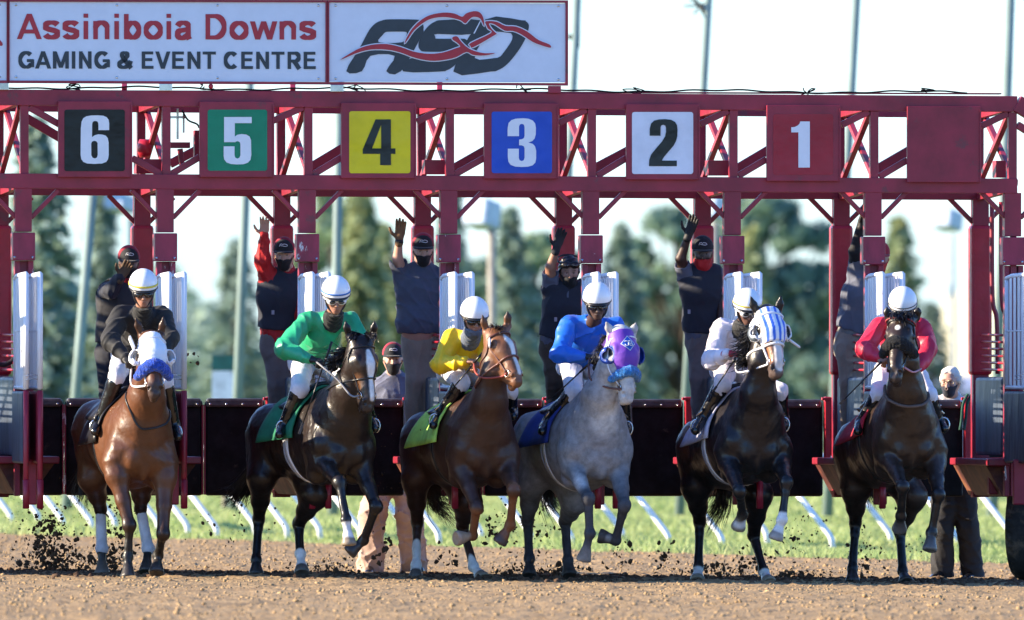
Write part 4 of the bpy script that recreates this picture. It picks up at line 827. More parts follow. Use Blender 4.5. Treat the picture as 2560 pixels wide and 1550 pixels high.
HS = [
 dict(label='bright bay racehorse in a white hood and blue noseband, leftmost of the six', crop=(160, 640, 1.776), mat=m_bay, coat=BAY, dark=(.035, .016, .01), nose=(.05, .03, .025), legdark=(.008, .006, .005),
  chest=(345, 850), hind=(205, 800), gy=1430, neck=[(352, 740, .12), (366, 625, -.06), (385, 470, -.22)], poll=(388, 365, -.2), muz=(405, 612, -.52),
  ears=[(344, 345, 317, 272), (431, 345, 441, 268)],
  front=[[(235, 975, .1), (290, 1195, .0), (284, 1335, .03), (283, 1410, -.02)], [(447, 985, .1), (440, 1235, -.02), (416, 1330, .12), (412, 1388, .06)]], ff=[HOOFD, HOOFD],
  rear=[[(128, 985, 1.4), (162, 1125, 1.75), (168, 1300, 1.6), (170, 1392, 1.55)], [(345, 990, 1.35), (340, 1120, 1.65), (374, 1300, 1.5), (366, 1385, 1.42)]], hf=[HOOFG, HOOFD]),
 dict(label='dark bay racehorse with a wide white blaze and one white foreleg sock, green cloth', crop=(540, 640, 1.777), mat=m_dark, coat=(.017, .010, .008), dark=BLK, nose=(.03, .022, .02),
  chest=(562, 825), hind=(305, 820), gy=1420, len=1.45, neck=[(572, 715, .1), (600, 600, -.08), (632, 475, -.2)], poll=(645, 385, -.2), muz=(687, 680, -.34),
  ears=[(592, 352, 574, 286), (697, 350, 704, 287)],
  front=[[(462, 905, .15), (548, 1005, -.3), (578, 1170, -.42), (588, 1262, -.44)], [(645, 940, .15), (712, 1112, -.1), (656, 1262, .1), (607, 1305, .1)]], ff=[HOOFL, HOOFD],
  rear=[[(205, 985, 1.25), (190, 1165, 1.6), (180, 1350, 1.45), (180, 1400, 1.4)], [(440, 1060, 1.0), (368, 1190, 1.35), (374, 1325, 1.2), (380, 1392, 1.1)]], hf=[HOOFD, HOOFG],
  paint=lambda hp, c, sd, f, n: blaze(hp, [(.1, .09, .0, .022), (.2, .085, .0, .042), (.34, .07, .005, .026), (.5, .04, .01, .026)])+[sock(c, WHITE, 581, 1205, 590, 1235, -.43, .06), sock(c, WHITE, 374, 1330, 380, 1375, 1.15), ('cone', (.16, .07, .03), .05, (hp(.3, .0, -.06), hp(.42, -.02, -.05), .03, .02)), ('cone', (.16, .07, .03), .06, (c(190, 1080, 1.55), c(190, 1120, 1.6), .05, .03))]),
 dict(label='chestnut racehorse with white blaze and brown bridle, bright green saddle cloth', crop=(960, 700, 1.9125), mat=m_chest, coat=(.048, .020, .012), dark=(.04, .018, .012), nose=(.17, .10, .07), legdark=(.045, .018, .011),
  chest=(480, 790), hind=(255, 810), gy=1430, neck=[(482, 690, .1), (505, 575, -.08), (527, 430, -.2)], poll=(535, 262, -.18), muz=(650, 485, -.46),
  ears=[(488, 240, 470, 166), (590, 215, 590, 146)], nr=(.2, .135, .1),
  front=[[(375, 905, .15), (442, 1088, -.15), (424, 1222, .05), (365, 1232, .0)], [(588, 900, .12), (622, 1005, -.3), (604, 1170, -.12), (562, 1238, -.1)]], ff=[((.40, .28, .2),), ((.07, .05, .045),)],
  rear=[[(155, 950, 1.3), (158, 1155, 1.65), (155, 1362, 1.5), (152, 1412, 1.45)], [(400, 1060, 1.1), (375, 1175, 1.5), (428, 1370, 1.3), (462, 1415, 1.2)]], hf=[HOOFG, HOOFL],
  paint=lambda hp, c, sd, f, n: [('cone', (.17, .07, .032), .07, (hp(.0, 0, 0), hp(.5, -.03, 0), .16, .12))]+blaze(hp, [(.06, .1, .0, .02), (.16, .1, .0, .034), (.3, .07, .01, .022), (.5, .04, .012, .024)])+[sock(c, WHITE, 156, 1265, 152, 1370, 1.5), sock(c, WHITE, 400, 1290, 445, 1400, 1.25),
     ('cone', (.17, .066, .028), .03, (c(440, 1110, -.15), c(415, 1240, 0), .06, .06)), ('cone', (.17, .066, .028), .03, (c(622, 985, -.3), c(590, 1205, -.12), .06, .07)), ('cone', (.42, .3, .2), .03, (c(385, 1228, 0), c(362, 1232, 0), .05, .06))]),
 dict(label='dappled grey racehorse wearing a purple blinker hood', crop=(1260, 680, 1.865), mat=m_grey, darkarm=1, wch=.265, coat=(.235, .235, .25), dark=(.06, .06, .068), nose=(.30, .28, .27), legdark=(.045, .045, .052),
  chest=(440, 810), hind=(210, 820), gy=1420, neck=[(442, 705, .1), (452, 580, -.08), (498, 440, -.2)], poll=(548, 285, -.2), muz=(586, 600, -.36),
  ears=[(503, 290, 477, 232), (597, 292, 616, 234)], nr=(.2, .135, .1),
  front=[[(322, 905, .15), (392, 1055, -.25), (400, 1220, -.25), (375, 1325, -.22)], [(530, 925, .15), (562, 1088, -.2), (520, 1250, .0), (466, 1235, .02)]], ff=[((.25, .2, .16),), ((.07, .06, .055),)],
  rear=[[(130, 985, 1.35), (110, 1160, 1.65), (118, 1335, 1.5), (118, 1400, 1.42)], [(335, 1060, 1.1), (284, 1165, 1.5), (299, 1345, 1.35), (304, 1396, 1.3)]], hf=[HOOFD, HOOFD],
  paint=lambda hp, c, sd, f, n: [('cone', (.50, .49, .48), .12, (hp(.0, 0, 0), hp(.55, -.02, 0), .15, .12)), ('cone', (.5, .49, .48), .1, (c(470, 700, -.1), c(505, 450, -.2), .1, .1)), ('cone', (.45, .44, .44), .08, (c(300, 900, -.1), c(360, 980, -.15), .09, .06)), ('ell', (.02, .02, .025), .02, (hp(.17, .0, -.1), .034)), ('ell', (.02, .02, .025), .02, (hp(.17, .0, .1), .034)), sock(c, (.5, .48, .46), 478, 1238, 490, 1242, 0, .035)]),  # light patch on the left forearm is sunlight painted into the coat
 dict(label='near black racehorse in a blue and white striped hood', crop=(1660, 700, 1.865), mat=m_dark, coat=(.013, .010, .011), dark=BLK, nose=(.10, .07, .06),
  chest=(425, 745), hind=(232, 820), gy=1440, len=1.5, neck=[(438, 640, .1), (442, 530, -.08), (458, 370, -.2)], poll=(484, 150, -.2), muz=(537, 435, -.45),
  ears=[(436, 155, 404, 74), (531, 150, 546, 72)], nr=(.19, .135, .105),
  front=[[(305, 855, .15), (352, 985, -.35), (367, 1092, -.1), (350, 1140, -.05)], [(537, 850, .15), (572, 940, -.25), (551, 1120, -.3), (527, 1188, -.3)]], ff=[HOOFL, ((.36, .31, .27),)],
  rear=[[(150, 965, 1.35), (166, 1125, 1.65), (160, 1345, 1.5), (157, 1388, 1.42)], [(440, 1000, 1.15), (418, 1190, 1.5), (464, 1360, 1.3), (484, 1400, 1.2)]], hf=[HOOFL, HOOFL],
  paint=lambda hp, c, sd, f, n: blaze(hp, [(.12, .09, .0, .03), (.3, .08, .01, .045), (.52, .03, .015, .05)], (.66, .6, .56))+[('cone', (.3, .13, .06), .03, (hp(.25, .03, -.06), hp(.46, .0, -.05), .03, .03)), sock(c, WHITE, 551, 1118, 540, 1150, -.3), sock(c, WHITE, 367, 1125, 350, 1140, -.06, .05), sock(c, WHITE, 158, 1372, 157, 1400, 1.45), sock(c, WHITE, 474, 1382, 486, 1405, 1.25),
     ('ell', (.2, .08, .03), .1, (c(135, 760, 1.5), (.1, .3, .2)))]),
 dict(label='brown racehorse with a small white star and black fleece noseband, rightmost of the six', crop=(2040, 680, 1.819), mat=m_dark, coat=(.034, .020, .014), dark=BLK, nose=(.04, .028, .025),
  chest=(425, 745), hind=(250, 840), gy=1430, len=1.4, neck=[(420, 655, .1), (410, 535, -.08), (400, 400, -.2)], poll=(392, 220, -.2), muz=(352, 482, -.5),
  ears=[(332, 205, 322, 160), (455, 205, 466, 157)], nr=(.2, .15, .115), 
  front=[[(335, 850, .15), (395, 975, -.35), (386, 1110, -.2), (380, 1158, -.12)], [(540, 870, .15), (556, 1015, -.2), (525, 1185, -.15), (518, 1245, -.18)]], ff=[((.11, .1, .095),), ((.13, .12, .11),)],
  rear=[[(180, 985, 1.3), (180, 1140, 1.55), (166, 1350, 1.4), (166, 1395, 1.35)], [(440, 1020, 1.1), (382, 1180, 1.4), (394, 1360, 1.25), (407, 1400, 1.15)]], hf=[HOOFD, HOOFD],
  paint=lambda hp, c, sd, f, n: [('ell', WHITE, .012, (hp(.14, .10, .0), (.024, .04, .028))), ('cone', (.05, .025, .013), .06, (hp(.36, .0, 0), hp(.44, -.0, 0), .05, .05)), ('cone', (.13, .05, .02), .06, (c(140, 1060, 1.5), c(160, 1090, 1.5), .06, .05))]),
]
# ------------------------------------------------------------------ tack, hair and cloth on the horses
from mathutils.bvhtree import BVHTree
m_blk = mat('black leather', (.012, .011, .012), rough=.35, var=.3, bump=.1, bs=90)
m_tan = mat('brown leather', (.13, .045, .03), rough=.45, var=.2, bump=.1, bs=90)
m_wht = mat('white nylon', (.72, .72, .74), rough=.6, var=.06, bump=.15, bs=120)
m_hoodw = mat('white lycra', (.78, .79, .82), rough=.7, var=.04, bump=.3, bs=45, sheen=.3)
m_hood = mat('printed lycra', rough=.55, var=.05, attr=True, bump=.2, bs=60, sheen=.3)
m_pink = mat('pink nylon', (.45, .2, .24), rough=.6)
m_metal = mat('steel', (.6, .6, .6), rough=.25, metal=1)
m_hair = mat('black hair', (.012, .009, .009), rough=.4, var=.3, spec=.6)
m_hairb = mat('brown hair', (.05, .02, .013), rough=.4, var=.3)
m_hairg = mat('grey hair', (.055, .055, .065), rough=.5, var=.5)
def fleece(name, c): return mat(name, c, rough=.95, var=.25, vs_=40, bump=1, bs=110, sheen=(.05 if c[2] < .05 else .4), bdist=.02)
def bvh_of(o):
    me = o.data; off = o.location
    vs2 = np.empty(len(me.vertices)*3, np.float32); me.vertices.foreach_get('co', vs2)
    return BVHTree.FromPolygons((vs2.reshape(-1, 3)+np.array(off)).tolist(), [list(p.vertices) for p in me.polygons])
def snap(h, p, off=.004):
    l, nn, i, d = h['bvh'].find_nearest(Vector(p)); return np.array(l)+np.array(nn)*off
def strap(h, name, pts, r, m, n=8, closed=False, snapit=True, mb=None, off=None, flat=1):
    P = dens(pts, n, closed)
    if snapit: P = [snap(h, p, r*.5 if off is None else off) for p in P]
    b = mb or MB(); b.tube(P, r, 6)
    return b if mb is not None else b.build(name, m, h['o'], True)
def ringpt(h, a, ang, off=.004):       # a point on the skin around the head at distance a down the face
    hp = h['hp']; c = hp(a, -.04); dr = h['n']*math.cos(ang)+h['sd']*math.sin(ang)
    o = Vector(c+dr*.4); r = h['bvh'].ray_cast(o, Vector(-dr), .5)
    return (np.array(r[0])+dr*off) if r[0] is not None else c+dr*.07
def headloop(h, a0, a1=None, off=.006, n=18, a_back=None):
    return [ringpt(h, (a0+((a_back if a_back is not None else a0)-a0)*(1-math.cos(t))/2), t, off) for t in [2*math.pi*k/n for k in range(n)]]
def bridle(h, m, mn=None, name='bridle', noseband=True, rein=None, reinmat=None, r=.0065):
    b = MB(); hp = h['hp']
    if noseband: b.tube(dens(headloop(h, .33, a_back=.30), 3, True), r*1.15, 6)
    for q in (-1, 1):
        P = [ringpt(h, .06, q*1.1), ringpt(h, .14, q*1.35), ringpt(h, .3, q*1.35), ringpt(h, .44, q*1.3)]
        b.tube(dens(P, 6), r, 6)
        P = [ringpt(h, .06, q*1.1), ringpt(h, .16, q*2.0), ringpt(h, .17, q*2.9)]; b.tube([snap(h, p, r*.5) for p in dens(P, 6)], r*.9, 6)
    b.tube([snap(h, p, r*.6) for p in dens([ringpt(h, .055, t) for t in (-1.15, -.6, 0, .6, 1.15)], 4)], r*1.2, 6)
    o = b.build(name, m, h['o'], True)
    for q in (-1, 1):
        g = MB(); cc = ringpt(h, .455, q*1.3, .008); ang = [2*math.pi*k/12 for k in range(13)]
        g.tube([cc+h['f']*.03*math.cos(t)+h['n']*.03*math.sin(t) for t in ang], .004, 5, False)
        g.build('bit_ring', m_metal, h['o'], True)
    if rein:
        for pts in rein:
            P = [ringpt(h, .455, pts[0]*1.3, .01)]+[h['c'](*p) for p in pts[1:]]
            bb = MB(); bb.tube(dens(P, 8), .009, 6); bb.build('rein', reinmat or m, h['o'], True)
    return o
def roll(h, m, a=.30, r=.048, wdt=.1, b=.085, name='noseband', seed=3):
    B = SD(); pts = [h['hp'](a+.035*abs(t)**1.5, b-.115*abs(t)**1.9, t*wdt) for t in np.linspace(-1, 1, 7)]
    B.chain(pts, [r*.75, r*.95, r, r*1.02, r, r*.95, r*.75], .02)
    R = np.random.RandomState(seed); D = R.normal(size=(6, 3))*130
    return B.mesh(name, m, .006, h['o'], noise=lambda P: .0022*sum(np.sin(P@d) for d in D)/2)
def hood(h, m, a1=.33, hole=.046, paints=None, base=(.7, .7, .7), attr=False):
    B = SD(); hp, f, n, sd, u = h['hp'], h['f'], h['n'], h['sd'], h['u']
    headprims(B, hp, f, n, sd, u*1.07, np.array(base))
    B.pr = [q for q in B.pr if not q[5]]; B.paints = []
    for q in B.pr: q[4] = None
    B.cone(hp(.1, -.1), hp(-.08, -.2), .11, .12, .05)
    for q in (-1, 1): B.ell(hp(.17, .01, q*.115), (hole, hole*1.15, hole), (sd, f, n), .008, sub=True)
    B.cut(hp(a1, 0), f); B.cut(hp(.02, -.06), -nrm(f+n*.25))
    for pt in (paints or []): B.paint(*pt)
    R = folds(.002, 40, 5)
    return B.mesh('hood', m, .0075, h['o'], inflate=.004, coloured=attr, base=base, noise=R)
def cup(h, q, m, rim, out=.05, r=.06, ang=0.0):
    hp, f, n, sd = h['hp'], h['f'], h['n'], h['sd']; c0 = hp(.19, -.012, q*.104)
    b = MB(); rows = []; NN = 12
    axd = nrm(sd*q+n*.55+f*.1); u1 = nrm(f-np.dot(f, axd)*axd); u2 = np.cross(axd, u1); u2 = u2 if np.dot(u2, n) < 0 else -u2
    V = []; F = []
    for i, (rr, oo) in enumerate(((r, -.01), (r, out*.5), (r*.86, out*.85), (r*.5, out))):   # quarter bowl standing behind the eye
        V += [c0+axd*oo+rr*(math.cos(t)*u1+math.sin(t)*u2)+u2*.01 for t in np.linspace(-.25, math.pi+.25, NN)]
    for i in range(3): F += [(i*NN+k, i*NN+k+1, (i+1)*NN+k+1, (i+1)*NN+k) for k in range(NN-1)]
    b.add(V, F); o = b.build('blinker_cup', m, h['o'], True); s_ = o.modifiers.new('s', 'SOLIDIFY'); s_.thickness = .006
    g = MB(); g.tube([V[0], *[V[k] for k in range(NN)]][1:], .007, 6)
    cr = c0+axd*out*.35+u2*.01; g.tube([cr+r*1.02*(math.cos(t)*u1+math.sin(t)*u2) for t in np.linspace(0, 2*math.pi, 26)], .0085, 6, False)
    g.tube([V[i*NN] for i in range(4)]+[V[3*NN+k] for k in range(NN)]+[V[i*NN+NN-1] for i in (2, 1, 0)], .0075, 6)
    g.build('cup_rim', rim, o, True)
    return o
def hair(name, m, paths, parent, n=220, spread=.03, w=.006, seed=1, curl=.03, length=(.7, 1)):
    R = np.random.RandomState(seed); V = []; F = []
    for i in range(n):
        path = paths[R.randint(len(paths))]; P = np.array(dens(path, 3)); L = R.uniform(*length); k = max(3, int(len(P)*L)); P = P[:k]
        t = np.linspace(0, 1, k)[:, None]; o0 = R.normal(size=3)*spread*.35; o1 = R.normal(size=3)*spread*1.6
        P = P+o0*(1-t)+o1*t**1.3+curl*np.sin(t*R.uniform(2, 6)+R.uniform(0, 6))*R.normal(size=3)*t
        sidev = nrm(R.normal(size=3)*(1, .3, 1)); ww = w*R.uniform(.5, 1.3)
        n0 = len(V)
        for j in range(k):
            wj = ww*(1-.85*(j/(k-1))**2); V += [P[j]-sidev*wj, P[j]+sidev*wj]
        F += [(n0+2*j, n0+2*j+1, n0+2*j+3, n0+2*j+2) for j in range(k-1)]
    return rawmesh(name, np.array(V), np.array(F), m, parent, True)
def cloth(h, m, d0=.38, d1=.95, lo=1.5, name='saddle_cloth', th=.014, seed=1, off=.014, flare=.03, drop=0):
    ax, lat, up = h['ax'], h['lat'], h['up']; V = []; F = []; na, nb = 26, 14
    R = np.random.RandomState(seed)
    for j in range(nb):
        t = d0+(d1-d0)*j/(nb-1); cc = h['ch']+ax*t+up*.08
        for i in range(na):
            a = -lo+2*lo*i/(na-1)
            if abs(a) > 1.2: a = math.copysign(1.2+(abs(a)-1.2), a)
            dr = lat*math.sin(a)+up*math.cos(a); o = Vector(cc+dr*.9)
            r = h['bvh'].ray_cast(o, Vector(-dr), .9)
            p = np.array(r[0]) if r[0] is not None else cc+dr*.3
            e = (abs(a)/lo)**3
            V.append(p+dr*(off+flare*e*(j/(nb-1))+.006*math.sin(j*1.1+i*.5))-up*drop*e*j/(nb-1))
    for j in range(nb-1): F += [(j*na+i, j*na+i+1, (j+1)*na+i+1, (j+1)*na+i) for i in range(na-1)]
    o = rawmesh(name, np.array(V), np.array(F), m, h['o'], True)
    s_ = o.modifiers.new('s', 'SOLIDIFY'); s_.thickness = th; s_.offset = 1
    return o
def loop(h, name, d, m, r=.02, a0=-math.pi, a1=math.pi, off=.004, tilt=0, up0=.0, n=36):
    ax, lat, up = h['ax'], h['lat'], h['up']; P = []
    for a in np.linspace(a0, a1, n):
        cc = h['ch']+ax*(d+tilt*math.cos(a))+up*up0; dr = lat*math.sin(a)+up*math.cos(a)
        rr = h['bvh'].ray_cast(Vector(cc+dr*.9), Vector(-dr), .9)
        P.append((np.array(rr[0]) if rr[0] is not None else cc+dr*.3)+dr*off)
    V = []; F = []
    for p in P: V += [p-ax*r, p+ax*r]
    F = [(2*i, 2*i+1, 2*i+3, 2*i+2) for i in range(len(P)-1)]
    o = rawmesh(name, np.array(V), np.array(F), m, h['o'], True); s_ = o.modifiers.new('s', 'SOLIDIFY'); s_.thickness = .01; s_.offset = 0
    return o
def neckstrap(h, pts, m, r=.009, name='neck_strap'): return strap(h, name, [h['c'](*p) for p in pts], r, m, 7)
def tack(i):
    h = HS[i]; h['bvh'] = bvh_of(h['o']); c = h['c']; hp = h['hp']; R = {}
    clothm = [m_blk, mat('green cloth', (.01, .17, .085), rough=.85, bump=.3), mat('lime cloth', (.44, .78, .14), rough=.85, bump=.3), mat('royal cloth', (.012, .035, .24), rough=.8, bump=.3), mat('pale cloth', (.5, .5, .62), rough=.85, bump=.3), mat('crimson cloth', (.36, .008, .03), rough=.8, bump=.3)][i]
    cloth(h, clothm, .34, 1.06 if i else .84, 1.72, flare=.07, drop=.04, seed=i)
    sdm = cloth(h, m_blk, .4, .78, .95 if i else 1.2, name='saddle', th=.03, off=.03, flare=.03)
    loop(h, 'girth', .5, m_wht if i in (1, 3, 4) else m_blk, .035)
    if i in (1, 3, 4): loop(h, 'over_girth', .58, mat('grey webbing', (.35, .36, .4), rough=.8), .014, off=.012)
    for foot in h['feet']:                           # stirrup irons on their leathers
        st = MB(); ft = c(*foot); tp = ft+np.array((0, .05, .42)); st.tube([snap(h, tp, .05), ft+np.array((0, 0, .1))], .011, 6)
        st.tube([ft+np.array((.045*math.sin(t), .0, .01-.06*math.cos(t))) for t in np.linspace(.4, 5.9, 14)], .008, 6, False)
        st.build('stirrup', m_metal, h['o'], True)
    tl = h['tail']; mh = {3: m_hairg, 2: m_hairb}.get(i, m_hair)
    root = h['hi']+h['up']*.2+h['ax']*.27
    hair('tail', mh, [[root, root-h['up']*.25+h['ax']*.12]+[c(*p) for p in tl]], h['o'], 300, .035, .005, i)
    if i == 0:
        hood(h, m_hoodw, .31, .04, base=(.7, .7, .7))
        for q in (-1, 1): cup(h, q, m_hoodw, m_wht, .06, .062)
        roll(h, fleece('blue fleece', (.008, .07, .5)), .33, .05, .115, .07)
        bridle(h, m_wht, noseband=False, rein=[(-1, (365, 575, -.35), (315, 580, -.2), (297, 560, -.05), (300, 490, 0))], r=.009)
        neckstrap(h, [(290, 610, .0), (292, 680, -.1), (335, 760, -.1), (390, 772, -.15), (430, 740, 0), (447, 690, .1)], m_blk)
        bb = MB(); bb.bar(c(291, 362, -.2), c(312, 412, -.28), .014, .05); bb.build('hood_tie', m_wht, h['o'])
        for leg in h['rear']:
            Hk, Fe = c(*leg[1]), c(*leg[2]); S_ = SD(); S_.cone(Hk+(Fe-Hk)*.18, Fe, .045, .046, .02); S_.ell(Fe, .056, None, .02)
            S_.mesh('leg_wrap', mat('white bandage', (.6, .6, .64), rough=.9, bump=.4, bs=50), .007, h['o'], noise=folds(.003, 60, 4))
    elif i == 1:
        bridle(h, m_blk, rein=[(-1, (600, 620, -.3), (540, 550, -.2), (470, 490, -.1), (445, 470, 0))], reinmat=mat('grey rein', (.2, .2, .21), rough=.5))
        mp = [[c(650-k*6, 350+k*4, -.17+k*.02), c(610, 345+k*5, -.26), c(590-k*2, 380+k*6, -.3)] for k in range(4)]+[[c(665+k*6, 345, -.2), c(690+k*3, 352, -.3), c(696, 375+k*5, -.32)] for k in range(3)]
        hair('forelock', m_hair, mp, h['o'], 160, .016, .005, 4, .01)
        hair('mane', m_hair, [[c(600-k*12, 410+k*14, -.05+k*.04), c(560-k*12, 430+k*12, -.1), c(510-k*6, 440+k*14, -.05)] for k in range(6)], h['o'], 260, .03, .006, 5, .02)
    elif i == 2:
        bridle(h, m_tan, rein=[(-1, (560, 462, -.35), (480, 468, -.28), (440, 445, -.15), (430, 400, .0))], reinmat=mat('rust rubber rein', (.3, .05, .035), rough=.6), r=.009)
        bb = MB(); ce = hp(.12, .02, -.12); bb.ball(ce, (.012, .035, .045), 10); bb.build('blinker_patch', m_wht, h['o'], True)
        hair('forelock', m_hairb, [[c(520+k*10, 225, -.17), c(515+k*10, 218+k*3, -.28), c(505+k*14, 240, -.32)] for k in range(6)], h['o'], 110, .012, .004, 6, .01)
    elif i == 3:
        pu = (.13, .03, .36); bl = (.015, .09, .45)
        ps = [('ell', bl, .006, hp(.17, .01, q*.12), (.055, .065, .062), (h['sd'], h['f'], h['n'])) for q in (-1, 1)]
        ps += [('cone', bl, .008, hp(.34, .12, -.15), hp(.34, .12, .15), .03, .03)]
        hd = hood(h, m_hood, .36, .046, ps, pu, True)
        for q in (-1, 1): cup(h, q, mat('blue plastic cup', (.012, .07, .4), rough=.3), mat('dark blue edge', (.01, .04, .25), rough=.5), .055, .07)
        roll(h, fleece('azure fleece', (.02, .2, .55)), .345, .042, .1, .07)
        n, f, sd, u = h['n'], h['f'], h['sd'], h['u']
        hb = bvh_of(hd) if False else None
        dm = [hp(.045+.075, .115, 0)+f*a*.07+sd*b*.067 for a, b in ((-1, 0), (0, 1), (1, 0), (0, -1))]
        mkdecal(h, hd, 'emblem', dm, m_wht, .003); dm2 = [hp(.12, .115, 0)+f*a*.062+sd*b*.059 for a, b in ((-1, 0), (0, 1), (1, 0), (0, -1))]
        mkdecal(h, hd, 'emblem_field', dm2, mat('emblem blue', (.015, .10, .5), rough=.5), .005)
        letters = {'J': [(-.62, .42), (-.08, .42), (-.08, -.2), (-.2, -.4), (-.5, -.4), (-.66, -.15)], 'B': [(.08, -.4), (.08, .42), (.45, .42), (.56, .25), (.45, .03), (.08, .0), (.5, 0), (.64, -.2), (.5, -.4), (.08, -.4)]}
        g = MB()
        for L_ in letters.values():
            pp = [hp(.122, .115, 0)-f*y*.047+sd*x*.052 for x, y in L_]
            g.tube([decalpt(h, hd, p, .008) for p in dens(pp, 3)], .0042, 5)
        g.build('monogram', m_wht, hd, True)
        bridle(h, m_wht, noseband=False, rein=[(-1, (540, 545, -.35), (470, 535, -.25), (405, 500, -.15), (395, 440, -.05), (400, 400, 0))], reinmat=m_tan)
        hair('mane', m_hairg, [[c(475-k*8, 300+k*20, -.1+k*.03), c(460-k*8, 310+k*20, -.14), c(445-k*8, 340+k*20, -.12)] for k in range(5)], h['o'], 160, .015, .004, 8, .01)
    elif i == 4:
        ps = [('cone', (.02, .12, .6), .004, hp(-.05, .12, x), hp(.42, .12, x*.8), .0145, .012, .03, h['n'], .12) for x in (-.125, -.075, -.025, .03, .08, .13)]
        ps += [('ell', (.75, .77, .8), .004, hp(.17, .01, q*.12), (.062, .07, .068), (h['sd'], h['f'], h['n'])) for q in (-1, 1)]
        hood(h, m_hood, .30, .052, ps, (.72, .75, .8), True)
        for q in (-1, 1): cup(h, q, mat('clear cup', (.1, .12, .14), rough=.2), m_wht, .05, .068)
        bridle(h, m_wht, r=.011, rein=[(-1, (480, 395, -.35), (420, 415, -.25), (370, 440, -.1)), (-1, (470, 400, -.3), (345, 430, -.1), (342, 360, -.05))], reinmat=m_wht)
        ft = MB(); ft.tube(dens([ringpt(h, .2, 1.5), c(600, 290, -.25), c(634, 315, -.2)], 5), [.012]*10+[.006], 6); ft.build('hood_tie', m_wht, h['o'], True)
        hair('mane', m_hair, [[c(420-k*4, 200+k*34, -.05+k*.02), c(385-k*4, 255+k*26, -.1), c(345-k*3, 290+k*22, -.1)] for k in range(6)], h['o'], 420, .03, .006, 9, .025)
    else:
        roll(h, fleece('black fleece', (.006, .006, .007)), .27, .052, .115, .07)
        bridle(h, m_blk, noseband=False, rein=[(1, (440, 455, -.35), (470, 445, -.2), (478, 440, -.05))], reinmat=m_pink)
        strap(h, 'browband', [ringpt(h, .03, t, .008) for t in (-1.5, -1, -.5, 0, .5, 1, 1.5)], .009, mat('red band', (.28, .03, .03), rough=.5))
        neckstrap(h, [(335, 520, .0), (345, 570, -.1), (380, 592, -.15), (430, 600, -.15), (475, 588, -.1), (496, 555, 0)], mat('taupe strap', (.1, .07, .06), rough=.7), .014)
        hair('forelock', m_hair, [[c(345+k*14, 190, -.14), c(350+k*13, 195-abs(k-3)*2, -.3), c(345+k*15, 225, -.36)] for k in range(8)], h['o'], 260, .014, .006, 10, .012)
def decalpt(h, o, p, off):
    if 'db' not in h: h['db'] = bvh_of(o) if o.parent is None else bvh_w(o)
    r = h['db'].ray_cast(Vector(p+h['n']*.15), Vector(-h['n']), .4)
    return (np.array(r[0]) if r[0] is not None else p)+h['n']*off
def bvh_w(o):
    me = o.data; v2 = np.empty(len(me.vertices)*3, np.float32); me.vertices.foreach_get('co', v2)
    return BVHTree.FromPolygons(v2.reshape(-1, 3).tolist(), [list(p.vertices) for p in me.polygons])
def mkdecal(h, o, name, quad, m, off):
    N_ = 8; V = []; A, B_, C_, D_ = quad
    for i in range(N_+1):
        for j in range(N_+1):
            s_, t_ = i/N_, j/N_; p = (A*(1-s_)+B_*s_)*(1-t_)+(D_*(1-s_)+C_*s_)*t_; V.append(decalpt(h, o, p, off))
    F = [(i*(N_+1)+j, i*(N_+1)+j+1, (i+1)*(N_+1)+j+1, (i+1)*(N_+1)+j) for i in range(N_) for j in range(N_)]
    return rawmesh(name, np.array(V), np.array(F), m, o, True)
feetl = [[(140, 765, .5), (500, 790, .5)], [(292, 770, .5), (705, 760, .5)], [(243, 680, .5), (612, 640, .5)], [(190, 735, .5), (575, 735, .5)], [(150, 690, .5), (560, 680, .5)], [(200, 712, .5), (582, 700, .5)]]
tails = [[(95, 1020, 2.0), (90, 1115, 2.0)], [(120, 1030, 2.0), (90, 1075, 2.1), (35, 1095, 2.2)], [(235, 950, 1.9), (235, 1060, 1.9), (300, 1115, 2.0), (325, 1170, 2.0)], [(225, 930, 1.9), (200, 1040, 1.9), (230, 1095, 2.0), (262, 1130, 2.0)], [(265, 930, 1.9), (270, 1030, 1.9), (235, 1100, 2.0), (205, 1160, 2.0)], [(250, 1000, 1.8), (250, 1050, 1.8)]]
for i in range(6): HS[i]['feet'] = feetl[i]; HS[i]['tail'] = tails[i]
for i in range(6):
    horse(HS[i]); tack(i)
